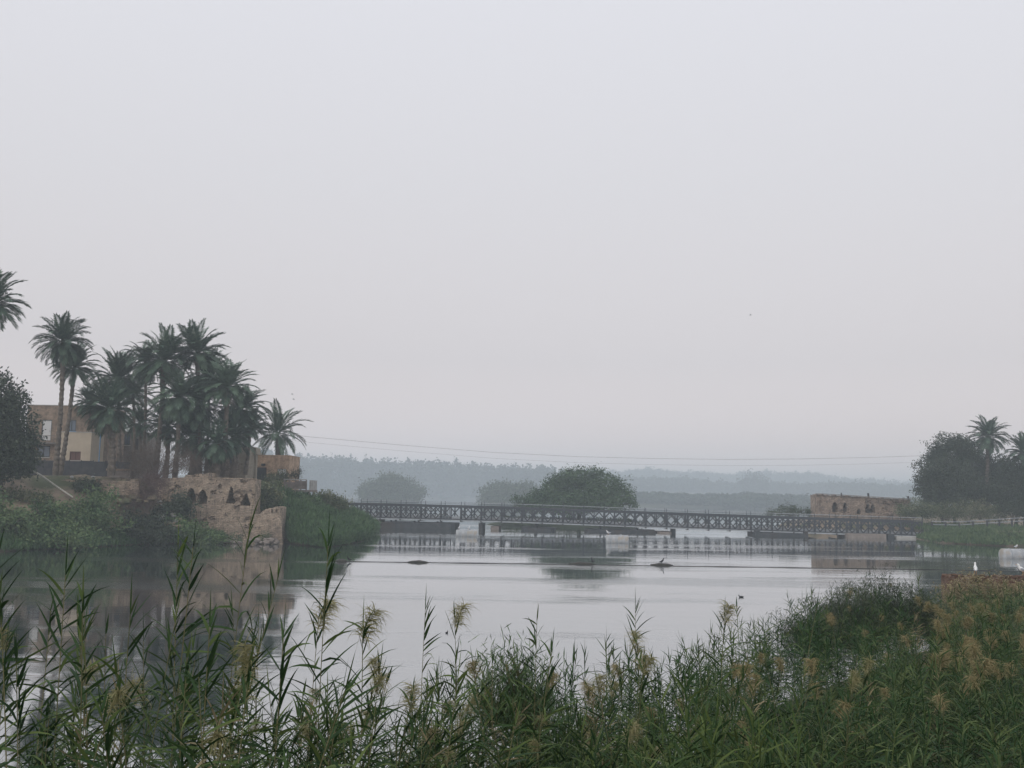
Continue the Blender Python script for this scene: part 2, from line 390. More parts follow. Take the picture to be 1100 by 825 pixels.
def loft_bank(name, cols, material, sub=6, seed=0, amp=0.25):
    """cols: list of point lists (water edge -> inland)"""
    K = len(cols[0]); rows = []
    for a in range(len(cols) - 1):
        for s in range(sub):
            t = s / sub
            rows.append([Vector(cols[a][k]).lerp(Vector(cols[a + 1][k]), t) for k in range(K)])
    rows.append([Vector(p) for p in cols[-1]])
    V = []; m2 = 5
    for r in rows:
        line = []
        for k in range(K - 1):
            for s in range(m2): line.append(r[k].lerp(r[k + 1], s / m2))
        line.append(r[-1]); V.append(line)
    W = len(V[0]); vv = []
    for line in V:
        for i, p in enumerate(line):
            q = p.copy()
            if 2 < i: q.z += amp * vnoise(q.x * 0.5 + seed, q.y * 0.5); 
            vv.append(tuple(q))
    qq = [(j * W + i, j * W + i + 1, (j + 1) * W + i + 1, (j + 1) * W + i) for j in range(len(V) - 1) for i in range(W - 1)]
    return tag(link(name, qmesh(name, vv, qq), material, smooth=True), kind='structure')
def colm(shore, toe, edge, back):
    return [(shore[0], shore[1], -1.0), (shore[0] + (toe[0] - shore[0]) * .3, shore[1] + (toe[1] - shore[1]) * .3, 0.15), toe, edge, back]
left_cols = [
    colm((-95, 45), (-100, 56, 2.5), (-108, 75, 7.0), (-300, 150, 9)),
    colm((-46.5, 88), (-49, 97, 3.2), (-53, 108, 7.0), (-200, 330, 9)),
    colm((-41, 100), (-42.5, 106, 3.6), (-45, 113.0, 7.0), (-150, 330, 9)),
    colm((-38.3, 108), (-39.2, 112, 3.6), (-40, 116.5, 6.5), (-120, 330, 9)),
    colm((-33, 112), (-33, 114.4, 4.4), (-33, 116.2, 6.2), (-100, 330, 9)),
    colm((-29.2, 112.3), (-29.2, 114.4, 4.4), (-29.2, 116.6, 6.1), (-90, 330, 9)),
    colm((-23.9, 113.6), (-26.0, 118, 1.6), (-29, 124, 5.4), (-80, 330, 9)),
    colm((-18.8, 106), (-22, 118, 1.5), (-27.5, 129, 4.6), (-70, 330, 9)),
    colm((-17.4, 122), (-20.5, 127, 1.4), (-27, 134, 4.3), (-70, 330, 8)),
    colm((-18.6, 142), (-21, 144, 1.6), (-27, 148, 3.4), (-80, 330, 7)),
    colm((-20, 158), (-24, 164, 2.0), (-34, 175, 4.2), (-120, 330, 6)),
    colm((-60, 250), (-70, 258, 2.0), (-85, 270, 4), (-200, 420, 5)),
    colm((-330, 420), (-340, 440, 2.0), (-350, 470, 4), (-520, 620, 5)),
]
loft_bank('left_riverbank', left_cols, M_soil, seed=1)
right_cols = [
    colm((220, 95), (222, 103, .9), (225, 115, 1.4), (420, 330, 4)),
    colm((110, 125), (111, 130, .8), (113, 138, 1.4), (300, 330, 4)),
    colm((67, 139.5), (68, 143, .7), (70, 149, 1.3), (220, 330, 4)),
    colm((61, 147), (63, 152, .4), (67, 165, 1.0), (160, 330, 4)),
    colm((63.5, 162.5), (65.5, 166, .6), (68, 176, 1.8), (120, 330, 4)),
    colm((55, 174.5), (57, 176.5, .8), (60, 178.8, 2.0), (150, 330, 4)),
    colm((48.5, 177), (50.5, 178, .8), (54, 179.2, 2.2), (110, 340, 4)),
    colm((50, 200), (53, 201, 1.2), (60, 205, 2.5), (120, 350, 4)),
    colm((90, 290), (95, 288, 1.2), (105, 285, 2.5), (160, 370, 4)),
    colm((260, 430), (262, 425, 1.2), (266, 415, 2.5), (330, 440, 4)),
]
loft_bank('right_riverbank', right_cols, M_soil, seed=4)

def far_shore(X): return interp(X, [-900, -10, 30, 60, 260, 900], [800, 800, 640, 492, 488, 470])
def far_z(X, Y): return KF * far_z0(X / KF, Y / KF)
KF = 1.35
def far_z0(X, Y):
    d = Y - far_shore(X)
    if d < 0: return max(-1.0, 0.06 * d)
    z = min(1.5, d * 0.15)
    hl = 14 * math.exp(-((X + 330) / 330.0) ** 2) * min(1, max(0, (d - 5) / 60.0))
    hl2 = 17 * min(1, max(0, (Y - 830) / 120.0)) * math.exp(-((X + 160) / 260.0) ** 2)
    far = 24 * min(1, max(0, (Y - 1250) / 250.0)) * (1.0 if X < 250 else math.exp(-((X - 250) / 500.0) ** 2))
    mid = 8 * min(1, max(0, (Y - 880) / 120.0))
    return z + max(hl, hl2, far, mid) + 1.0 * vnoise(X * 0.01, Y * 0.01)
V = []; Q = []
gx = np.linspace(-2580, 2580, 130); gy = np.concatenate([np.linspace(600, 2300, 110), np.linspace(2350, 3180, 10)])
for Y in gy:
    for X in gx: V.append((X, Y, far_z(X, Y)))
W = len(gx)
Q = [(j * W + i, j * W + i + 1, (j + 1) * W + i + 1, (j + 1) * W + i) for j in range(len(gy) - 1) for i in range(W - 1)]
tag(link('far_land', qmesh('far_land', V, Q), M_farland, smooth=True), kind='structure')

# ------------------------------------------------------------------ foliage generators (numpy)
def rot_rand(rng, n):
    a = rng.normal(size=(n, 3)); a /= np.linalg.norm(a, axis=1)[:, None]
    b = rng.normal(size=(n, 3)); b -= a * (a * b).sum(1)[:, None]; b /= np.linalg.norm(b, axis=1)[:, None]
    return a, b
def leaf_cloud(blobs, n, size, aspect=0.5, seed=0, shell=0.45, upward=0.0, lump=0.34, clump=None, spr=2.2, jit=0.10):
    """blobs: (cx,cy,cz,rx,ry,rz). n leaves in all, spread by blob area, gathered in sprays"""
    rng = np.random.default_rng(seed)
    B = np.array(blobs, dtype=float)
    wgt = (B[:, 3] * B[:, 5] + B[:, 3] * B[:, 4]); wgt /= wgt.sum()
    per = clump or 14
    nc = max(1, n // per)
    bi = rng.choice(len(B), nc, p=wgt)
    d = rng.normal(size=(nc, 3)); d /= np.linalg.norm(d, axis=1)[:, None]
    ph = rng.uniform(0, 6.28, size=(len(B), 3))
    r = 1 - shell * rng.random(nc) ** 1.6
    r *= 1 + lump * np.sin(d[:, 0] * 4.3 + ph[bi, 0]) * np.sin(d[:, 2] * 5.1 + ph[bi, 1]) + jit * rng.normal(size=nc)
    c = B[bi, :3] + d * B[bi, 3:6] * r[:, None]
    cc = np.repeat(c, per, axis=0)
    spread = size * spr
    p = cc + rng.normal(size=cc.shape) * spread
    a, b = rot_rand(rng, len(p))
    if upward:
        a = a * (1 - upward) + np.array([0, 0, 1.0]) * upward
        a /= np.linalg.norm(a, axis=1)[:, None]
        b -= a * (a * b).sum(1)[:, None]; b /= np.linalg.norm(b, axis=1)[:, None]
    s = size * rng.uniform(0.6, 1.4, size=len(p))[:, None]
    a = a * s; b = b * s * aspect
    V = np.stack([p - a, p - b * 1.0 + a * 0.1, p + a, p + b * 1.0 + a * 0.1], axis=1).reshape(-1, 3)
    Q = np.arange(len(V)).reshape(-1, 4)
    return V, Q
def blobs_px(L, D, dy=0.8):
    """ellipsoids given by photo position and radius, at distance D (real size)"""
    out = []
    for q in L:
        px, py, rx, ry = q[:4]; d = D + (q[4] if len(q) > 4 else 0)
        c = P(px, py, d); k = d / F
        out.append((c.x, c.y, c.z, rx * k, rx * k * dy, ry * k))
    return out

def limb(mb, a, b, r0, r1, rng, wig=0.15, k=7):
    a, b = Vector(a), Vector(b); L = (b - a).length; pts = []; n = 5
    for i in range(n):
        t = i / (n - 1); p = a.lerp(b, t)
        if 0 < i < n - 1: p += Vector((rng.uniform(-1, 1), rng.uniform(-1, 1), rng.uniform(-.5, .5))) * wig * L * 0.3
        pts.append(p)
    mb.tube(pts, [lerp(r0, r1, i / (n - 1)) for i in range(n)], k)
def broad_tree(name, label, cat, blobs, base, n, size, m, seed, trunk_r=0.25, group=None, aspect=0.5, shell=0.5, bark=None):
    rng = random.Random(seed); base = Vector(base)
    t = empty(name, base, label, cat, group)
    mb = MB()
    B = sorted(blobs, key=lambda q: q[2]); c = Vector((sum(q[0] for q in B) / len(B), sum(q[1] for q in B) / len(B), sum(q[2] for q in B) / len(B)))
    fork = base.lerp(Vector((c.x, c.y, c.z)), 0.4)
    limb(mb, base - Vector((0, 0, 0.6)), fork, trunk_r, trunk_r * 0.7, rng)
    for q in B:
        tip = Vector((q[0], q[1], q[2]))
        limb(mb, fork, tip, trunk_r * 0.55, trunk_r * 0.2, rng)
        for _ in range(3):
            e = tip + Vector((rng.uniform(-1, 1) * q[3], rng.uniform(-1, 1) * q[4], rng.uniform(-.2, 1) * q[5])) * 0.75
            limb(mb, tip, e, trunk_r * 0.2, trunk_r * 0.05, rng, k=5)
    V, Q = leaf_cloud(blobs, n, size, aspect, seed, shell=shell)
    inv = -base
    tr = mb.build('trunk', bark or M_bark, t, smooth=True); tr.location = inv
    cr = link('crown', qmesh('crown', V, Q), m, t); cr.location = inv
    return t
def shrub(name, label, blobs, n, size, m, seed, group=None, aspect=0.45, upward=0.0, cat='shrub', shell=0.7, base=None, kind=None, twig=M_bark):
    B = np.array(blobs)
    bx, by = B[:, 0].mean(), B[:, 1].mean(); bz = (B[:, 2] - B[:, 5]).min()
    base = Vector(base) if base else Vector((bx, by, bz))
    t = empty(name, base, label, cat, group)
    rng = random.Random(seed); mb = MB()
    for q in blobs:
        for _ in range(5):
            e = Vector((q[0] + rng.uniform(-.7, .7) * q[3], q[1] + rng.uniform(-.7, .7) * q[4], q[2] + rng.uniform(0.1, .8) * q[5]))
            limb(mb, base + Vector((rng.uniform(-.3, .3), rng.uniform(-.3, .3), 0)), e, 0.05, 0.015, rng, k=4)
    V, Q = leaf_cloud(blobs, n, size, aspect, seed, shell=shell, upward=upward, lump=0.4, jit=0.16)
    o1 = mb.build('stems', twig, t); o1.location = -base
    o2 = link('foliage', qmesh('foliage', V, Q), m, t); o2.location = -base
    return t

# ------------------------------------------------------------------ far woods and trees
def far_wood(name, label, segs, seed, size_t, per=110, rows=4, rowgap=14, heightj=0.25, step=7.0, zfn=far_z, clump=None, m=None):
    """segs: list of (px, py_top, D). trees set along the line, crowns reaching py_top"""
    rng = np.random.default_rng(seed); parts = []
    pts = [(P(px, py, D * KF)) for px, py, D in segs]; size_t *= KF; rowgap *= KF; step *= KF
    for a, b in zip(pts[:-1], pts[1:]):
        L = math.hypot(b.x - a.x, b.y - a.y); n = max(1, int(L / step))
        for i in range(n):
            for r in range(rows):
                t = (i + rng.random()) / n
                X = lerp(a.x, b.x, t) + rng.normal() * 2; Y = lerp(a.y, b.y, t) + r * rowgap - rowgap * (rows - 1) * 0.5 + rng.normal() * 3
                g = zfn(X, Y)
                top = lerp(a.z, b.z, t)
                # slow undulation so the skyline breaks up
                top += size_t * (0.05 * rng.normal() + 0.10 * math.sin(X * 0.021 + seed) + 0.06 * math.sin(X * 0.057 + 2 * seed) - 0.04 * (rows - 1 - r))
                ht = max(3.0, top - g)
                rx = size_t * rng.uniform(0.45, 0.85); rz = ht * 0.5
                k = int(per * rng.uniform(0.7, 1.3))
                V, Q = leaf_cloud([(X, Y, g + ht - rz, rx, rx, rz)], int(k * 1.6), size_t * 0.075, 0.8, int(rng.integers(1e9)), shell=0.4, clump=3, spr=0.7, jit=0.03)
                parts.append((V, Q))
    V, Q = merge(parts)
    return tag(link(name, qmesh(name, V, Q), m or M_farwood), label=label, cat='wood', kind='stuff')
far_wood('far_wood', 'long hazy blue wood on the far bank behind the left end of the bridge',
         [(270, 484, 830), (320, 489, 830), (370, 492, 830), (430, 495, 832), (480, 499, 835), (540, 501, 840), (580, 502, 850), (640, 508, 860)], 3, 12, rows=4, per=230, step=4.5)
far_wood('far_wood', 'low darker hazy wood on the bank behind the bridge, right of the big green tree',
         [(676, 530, 520), (700, 531, 515), (760, 532, 510), (790, 533, 508), (850, 534, 505), (930, 535, 500), (1010, 536, 500)], 5, 8, rows=5, rowgap=7, per=230, step=3)
far_wood('far_wood', 'pale hazy wood in the middle distance right of centre',
         [(640, 511, 1010), (700, 511, 1010), (740, 513, 1020), (790, 519, 1020), (840, 519, 1020), (870, 519, 1020), (920, 518, 1010), (990, 520, 1000), (1060, 521, 1000)], 7, 14, rows=3, per=190, step=6)
far_wood('far_wood', 'palest wooded ridge on the skyline at right, nearly lost in haze',
         [(600, 505, 1500), (660, 507, 1500), (720, 505, 1500), (780, 508, 1500), (830, 507, 1500), (900, 511, 1500), (980, 518, 1480), (1100, 524, 1450)], 9, 18, rows=3, per=180, step=8, rowgap=22)
g = G(806, 549)
broad_tree('tall_tree', 'tall pale tree clump rising above the hazy wood right of centre', 'tree',
           blobs_px([(806, 516, 9, 9), (818, 519, 9, 8), (798, 523, 8, 8), (812, 526, 14, 9)], 1255), (P(810, 530, 1255).x, 1255, far_z(P(810, 530, 1255).x, 1255)), 2400, 1.2, M_farwood, 21, 0.8)
def bankz(X, Y): return 0.6
for nm, lb, bl, D, nn, sz, sd in [
    ('round_tree', 'smooth round grey-blue tree in haze behind the left end of the bridge', [(420, 528, 30, 16), (405, 532, 18, 12), (434, 531, 19, 13), (418, 521, 17, 9), (419, 534, 32, 10)], 560, 24000, 0.60, 31),
    ('hazy_tree', 'pale hazy tree just left of and behind the big green island tree', [(540, 533, 20, 12), (560, 531, 18, 10), (528, 538, 12, 8)], 520, 15000, 0.60, 32)]:
    b0 = blobs_px(bl, D); bx = sum(q[0] for q in b0) / len(b0)
    broad_tree(nm, lb, 'tree', b0, (bx, D, 0.5), nn, sz, M_treeleaf, sd, 0.4, shell=0.35)
# small river islands the trees stand on
def island(name, cx, cyy, rx, ry, h):
    V = [(cx, cyy, h)]; Fc = []
    n = 40
    for k, (s, z) in enumerate(((0.5, h * 0.9), (0.85, h * 0.5), (1.0, 0.05), (1.1, -0.8))):
        for i in range(n):
            a = 2 * math.pi * i / n; j = 1 + 0.08 * math.sin(3 * a + cx) + 0.05 * math.sin(7 * a)
            V.append((cx + rx * s * j * math.cos(a), cyy + ry * s * j * math.sin(a), z))
    for i in range(n): Fc.append((0, 1 + i, 1 + (i + 1) % n))
    for k in range(3):
        for i in range(n):
            a = 1 + k * n + i; b = 1 + k * n + (i + 1) % n; Fc.append((a, a + n, b + n, b))
    mb = MB(); mb.v = V; mb.f = Fc
    tag(mb.build(name, M_islandsoil, smooth=True), kind='structure')
island('island_ground', P(612, 540, 200).x, 200, 14.5, 8, 1.1)
island('islet_ground', P(418, 535, 560).x, 560, 19, 9, 0.9)
island('islet_ground', P(542, 535, 520).x, 520, 15, 9, 0.9)
b0 = blobs_px([(622, 526, 30, 22), (600, 529, 24, 17, 1), (646, 526, 26, 19), (664, 533, 17, 14, 1), (634, 517, 24, 13, 2), (608, 519, 17, 11), (583, 537, 18, 11, -1), (676, 541, 9, 9), (562, 541, 13, 7, 1), (640, 538, 34, 11, -3), (605, 541, 34, 10, -3)], 200)
broad_tree('island_tree', 'big spreading green tree on an island right behind the bridge centre', 'tree', b0, (P(622, 540, 200).x, 200, 0.9), 34000, 0.20, M_islleaf, 41, 0.5, shell=0.4)
b0 = blobs_px([(850, 549, 14, 5), (832, 551, 9, 3), (868, 550, 9, 4)], 184)
shrub('bank_shrub', 'low green shrub on the bank left of the far brick ruin', b0, 2500, 0.14, M_treeleaf, 44)

# ------------------------------------------------------------------ palms
def frond_np(L, el, droop, rng, nl=30, lw=0.13, ll=0.6):
    """one feather frond in the XZ plane, growing along +X"""
    n = 9; p = np.zeros(3); a = el; pts = [p.copy()]; dirs = []
    for i in range(n):
        d = np.array([math.cos(a), 0, math.sin(a)]); dirs.append(d); p = p + d * L / n; pts.append(p.copy()); a -= droop / n * (0.5 + 1.0 * i / n)
    dirs.append(dirs[-1]); V = []; Q = []
    for i in range(n):      # rachis ribbon
        w0 = 0.045 * (1 - i / n) + 0.012; w1 = 0.045 * (1 - (i + 1) / n) + 0.012; k = len(V)
        V += [pts[i] + (0, w0, 0), pts[i] - (0, w0, 0), pts[i + 1] - (0, w1, 0), pts[i + 1] + (0, w1, 0)]; Q.append((k, k + 1, k + 2, k + 3))
    for j in range(nl):
        t = 0.12 + 0.88 * (j + 0.5) / nl; f = t * n; i = min(int(f), n - 1); q = pts[i] + (pts[i + 1] - pts[i]) * (f - i); d = dirs[i]
        up = np.array([-d[2], 0, d[0]])
        l = ll * (0.55 + 0.45 * math.sin(math.pi * min(1, t * 1.05))) * rng.uniform(0.85, 1.1) * (1.0 if t < 0.85 else 0.75)
        for s in (1, -1):
            fw = 0.62 + 0.5 * t
            e = d * fw + np.array([0, s * 0.85, 0]) + up * (0.22 + 0.15 * rng.uniform(-1, 1)) + np.array([0, 0, -0.15]); e /= np.linalg.norm(e)
            tip = q + e * l + np.array([0, 0, -0.10 * l]); sd = np.cross(e, up); sd /= max(1e-6, np.linalg.norm(sd)); sd = d * lw * 0.5
            k = len(V); mid = q + e * l * 0.5
            V += [q - sd * 0.8, mid - sd * 1.2, tip, mid + sd * 1.2]; Q.append((k, k + 1, k + 2, k + 3))
    return np.array(V), np.array(Q)
def crown_np(seed, R0=3.6, n=52, lo=-0.75, hi=1.45, droopf=1.0, wid=0.88):
    rng = np.random.default_rng(seed); parts = []
    for i in range(n):
        u = (i + 0.5) / n; el = hi - (hi - lo) * u ** 1.1 + rng.normal() * 0.08; az = i * 2.399 + rng.normal() * 0.12
        L = R0 * (0.8 + 0.25 * math.sin(math.pi * min(1, u + 0.25))) * rng.uniform(0.92, 1.06)
        V, Q = frond_np(L, el, (0.75 + 0.7 * max(0, 1 - abs(el - 0.5))) * droopf, rng, ll=wid)
        c, s = math.cos(az), math.sin(az); tw = rng.normal() * 0.35
        ct, st = math.cos(tw), math.sin(tw)
        V = V @ np.array([[1, 0, 0], [0, ct, st], [0, -st, ct]]) if False else V
        V = V + np.array([0.12, 0, 0]); V = V @ np.array([[c, s, 0], [-s, c, 0], [0, 0, 1]])
        parts.append((V, Q))
    return merge(parts)
def skirt_np(seed, n=22, L=2.3):
    rng = np.random.default_rng(seed); parts = []
    for i in range(n):
        el = -1.0 - 0.45 * rng.random(); az = i * 2.399 + rng.normal() * 0.3
        V, Q = frond_np(L * rng.uniform(0.7, 1.1), el, 0.35, rng, nl=14, ll=0.32, lw=0.06)
        c, s = math.cos(az), math.sin(az); V = V + np.array([0.25, 0, -0.15]); V = V @ np.array([[c, s, 0], [-s, c, 0], [0, 0, 1]]); parts.append((V, Q))
    return merge(parts)
CROWNS = [qmesh('crown', *crown_np(100 + i, 3.6, 46 + 3 * i, lo=[-0.6, -1.0, -0.45, -0.8, -1.15][i], droopf=[1.0, 1.2, 0.75, 1.05, 1.3][i])) for i in range(5)] + [qmesh('crown', *crown_np(150 + i, 3.7, 40 + 6 * i, lo=[-1.2, -0.7, -0.95][i], droopf=[1.45, 0.9, 1.15][i])) for i in range(3)] + [qmesh('crown', *crown_np(190, 3.9, 34, lo=-0.95, droopf=1.15, wid=.8))]
for c_ in CROWNS: c_.materials.append(M_palm)
SKIRTS = [qmesh('dry_skirt', *skirt_np(200 + i)) for i in range(2)]
for c_ in SKIRTS: c_.materials.append(M_palmdry)
def palm(label, cx, cyy, bx, by, D, var=0, rad=1.0, skirt=0.0, tr=0.24, group='date palms on the left bank', ground=None):
    top = P(cx, cyy, D); base = P(bx, by, D); 
    if ground is not None: base.z = ground
    t = empty('date_palm', base, label, 'palm', group)
    rng = random.Random(int(cx * 7 + cyy)); mb = MB(); H = (top - base)
    n = max(8, int(H.length / 0.28)); pts = []; rr = []
    for i in range(n + 1):
        u = i / n; q = H * u; q.x += math.sin(u * math.pi) * 0.15 * rng.uniform(0.8, 1.2)
        pts.append(q); rr.append(tr * (1.25 - 0.35 * min(1, u * 3)) * (1.0 + (0.22 if i % 2 else -0.08) + rng.uniform(-.06, .06)) * (1 + 0.25 * max(0, u - 0.9) * 10 * 0.6))
    pts[0].z -= 0.6
    mb.tube(pts, rr, 9)
    mb.build('trunk', M_palmtrunk, t)
    c = link('crown', CROWNS[8 if var == 8 else (var + int(cx)) % 8 if var else 0], None, t); c.location = H; c.scale = (rad * 1.12 * rng.uniform(.95, 1.06), rad * 1.12, rad * 1.12 * rng.uniform(.85, 1.12)); c.rotation_euler = (rng.uniform(-.18, .18), rng.uniform(-.18, .18), rng.uniform(0, 6.28))
    if skirt:
        s = link('dry_skirt', SKIRTS[var % 2], None, t); s.location = H - Vector((0, 0, 0.2)); s.scale = (skirt,) * 3; s.rotation_euler.z = rng.uniform(0, 6)
    return t
for a in [
    ('date palm cut off by the left picture edge, highest crown of all', -9, 328, -12, 508, 104, 0, 1.02, 0.0, 0.27),
    ('tall slender date palm in front of the brick house, the taller of the leaning pair', 68, 368, 60, 506, 116, 3, 0.86, 0.35, 0.26),
    ('shorter date palm of the leaning pair in front of the brick house', 80, 396, 65, 506, 119, 0, 0.80, 0.4, 0.24),
    ('stout date palm with a broad skirt of dead hanging fronds beside the cream annex', 118, 440, 120, 505, 113, 1, 0.98, 1.15, 0.34),
    ('date palm rising directly behind the stout skirted palm', 126, 409, 128, 500, 127, 2, 1.0, 0.4, 0.22),
    ('small date palm peeping over the roof corner of the brick house', 96, 434, 98, 498, 138, 3, 0.66, 0.0, 0.2),
    ('thin-trunked date palm left of the tall central clump, trunk clear of leaves', 156, 390, 154, 498, 124, 1, 0.80, 0.2, 0.17),
    ('date palm with a broad flat-topped crown left of the highest one in the clump', 176, 388, 168, 498, 120, 3, 1.0, 0.5, 0.26),
    ('highest date palm of the central clump with upright fan of fronds', 212, 380, 209, 505, 122, 2, 1.05, 0.6, 0.26),
    ('low date palm in the middle of the central clump', 192, 428, 188, 508, 118, 4, 1.0, 0.7, 0.26),
    ('date palm half hidden at the heart of the clump under the highest palm', 214, 438, 213, 510, 120, 1, 0.98, 0.9, 0.26),
    ('date palm with drooping crown at the right shoulder of the clump', 244, 417, 238, 510, 119, 4, 1.02, 0.9, 0.26),
    ('date palm low on the right side of the clump above the beige wall', 258, 440, 252, 508, 125, 1, 0.98, 0.6, 0.24),
    ('dull green date palm between the clump and the porch roof', 268, 459, 264, 505, 131, 4, 0.8, 0.5, 0.22),
    ('short palm with grey drooping fronds standing just above the arched ruin', 233, 477, 232, 514, 117, 4, 0.82, 0.95, 0.34),
    ('date palm with open crown standing alone behind the small orange house', 298, 466, 297, 512, 144, 8, 1.12, 0, 0.24),
    ('thin date palm behind the grey block building', 143, 424, 143, 498, 135, 0, 0.8, 0.3, 0.17),
    ('date palm with sparse trunk seen between the clump palms at centre left', 224, 408, 221, 510, 128, 0, 0.95, 0.4, 0.2),
    ('low palm filling the clump behind the bare brown shrub', 180, 458, 178, 508, 124, 4, 0.95, 1.0, 0.28),
    ('low palm with hanging fronds left of the short palm above the ruin', 206, 470, 205, 512, 121, 1, 0.9, 1.0, 0.3),
    ('low drooping palm at the right foot of the clump next to the porch', 250, 470, 250, 512, 122, 4, 0.9, 1.0, 0.3),
    ('dim small palm behind the grey block building, left of the clump', 150, 455, 150, 500, 140, 1, 0.7, 0.6, 0.2),
]: palm(*a)
palm('tall date palm rising above the trees on the right bank', 1061, 470, 1058, 552, 180, 2, 1.02, 0.75, 0.3, group='date palms on the right bank')
palm('date palm at the right picture edge, right of the tall one', 1101, 487, 1100, 552, 176, 3, 0.95, 0.3, 0.28, group='date palms on the right bank')

# ------------------------------------------------------------------ trees on the banks
b0 = blobs_px([(-12, 450, 32, 40), (10, 462, 24, 36), (-20, 480, 40, 30), (18, 485, 24, 26), (2, 430, 20, 22), (30, 480, 10, 16), (0, 500, 34, 14)], 101)
broad_tree('dark_leafy_tree', 'dense dark leafy tree filling the left edge beside the brick house', 'tree', b0, (P(0, 512, 101).x, 101, 6.4), 30000, 0.16, M_darkleaf, 51, 0.35, shell=0.6)
for nm, lb, bl, D, nn, sz, m_, sd in [
    ('leafy_tree', 'airy tree with open top left of the tall palm on the right bank', [(1018, 482, 19, 13), (1005, 490, 11, 9), (1030, 476, 13, 9), (1012, 500, 24, 13), (1036, 492, 12, 16), (1040, 485, 12, 12)], 178, 15000, 0.17, M_greyleaf, 61),
    ('leafy_tree', 'dark spreading tree at the left edge of the right bank trees', [(1010, 512, 22, 17), (996, 519, 12, 11), (1030, 516, 20, 20), (1006, 530, 20, 13)], 174, 20000, 0.17, M_darkleaf, 62),
    ('leafy_tree', 'dark round tree right behind the trunk of the tall right bank palm', [(1050, 505, 17, 16), (1060, 518, 18, 20), (1044, 524, 16, 16), (1070, 508, 12, 12), (1056, 496, 10, 10), (1075, 498, 9, 9)], 186, 16000, 0.18, M_greyleaf, 63),
    ('leafy_tree', 'dark tree at the right picture edge below the edge palm', [(1086, 512, 17, 18), (1102, 510, 16, 22), (1094, 530, 22, 16), (1078, 528, 12, 13)], 175, 20000, 0.17, M_darkleaf, 64)]:
    b0 = blobs_px(bl, D); bx = sum(q[0] for q in b0) / len(b0)
    broad_tree(nm, lb, 'tree', b0, (bx, D, 2.2), nn, sz, m_, sd, 0.3, shell=0.6)
b0 = blobs_px([(1040, 528, 26, 20), (1016, 536, 22, 16), (1070, 532, 24, 18), (1100, 536, 22, 18)], 172); 
for i_, (lb, q_) in enumerate((('low dark bush filling the foot of the tree mass left of the tall right palm', b0[:2]), ('low dark bush filling the foot of the tree mass at the right picture edge', b0[2:]))):
    shrub('bank_bush', lb, q_, 9000, 0.17, M_darkleaf, 75 + i_, base=(q_[0][0], 172, 2.0))
for lb, bl, D, nn, m_, sd in [
    ('dry mixed shrub beside the right end of the far ruin', [(990, 548, 16, 9), (972, 549, 10, 7)], 167, 5000, M_mixshrub, 71),
    ('pale green shrub below the dark trees left of the tall palm foot', [(1008, 549, 18, 9), (1026, 550, 15, 9)], 169, 4500, M_mixshrub, 72),
    ('dusty shrub in front of the tall right palm trunk', [(1045, 548, 16, 10), (1062, 550, 14, 9)], 169, 4500, M_mixshrub, 73),
    ('dark shrub at the right picture edge above the approach railing', [(1080, 546, 16, 11), (1100, 546, 15, 12)], 169, 4500, M_greyleaf, 74)]:
    shrub('bank_shrub', lb, blobs_px(bl, D), nn, 0.13, m_, sd)
# dense reed banks (nobody could count these): green slopes running into the water
def reed_bank(name, label, areas, n, seed, m, h=1.6, w=0.05):
    """areas: quads of ground corners (x,y,z)x4 ; blades rise from them"""
    rng = np.random.default_rng(seed); parts = []; tot = sum(a[1] for a in areas)
    for (c0, c1, c2, c3), wg in areas:
        k = int(n * wg / tot); u = rng.random(k)[:, None]; v = rng.random(k)[:, None]
        c0, c1, c2, c3 = map(np.array, (c0, c1, c2, c3))
        p = (c0 * (1 - u) + c1 * u) * (1 - v) + (c3 * (1 - u) + c2 * u) * v
        hh = h * rng.uniform(0.4, 1.15, size=(k, 1)) * (1 + 0.25 * np.sin(p[:, :1] * 1.1) * np.cos(p[:, 1:2] * 0.9))
        z0 = rng.uniform(0, 0.55, size=(k, 1)) * hh
        a = rng.uniform(0, 6.283, size=(k, 1)); lean = rng.uniform(0.1, 0.9, size=(k, 1))
        dx = np.cos(a) * lean; dy = np.sin(a) * lean
        b = p + np.concatenate([0 * a, 0 * a, z0], 1)
        L = (0.45 + 0.3 * h) * rng.uniform(0.5, 1.25, size=(k, 1))
        mid = b + np.concatenate([dx * .4, dy * .4, 0.75 + 0 * a], 1) * L * 0.55
        tip = b + np.concatenate([dx, dy, 0.95 - lean * .6], 1) * L
        tip[:, 2] = np.maximum(tip[:, 2], 0.03)
        b2 = rng.uniform(0, 6.283, size=(k, 1)); sd = np.concatenate([np.cos(b2), np.sin(b2), 0 * b2], 1) * w * rng.uniform(.6, 1.3, size=(k, 1))
        V = np.stack([b - sd * 0.5, mid - sd, tip, mid + sd], 1).reshape(-1, 3); parts.append((V, np.arange(len(V)).reshape(-1, 4)))
    V, Q = merge(parts)
    return tag(link(name, qmesh(name, V, Q), m), label=label, cat='reeds', kind='stuff')
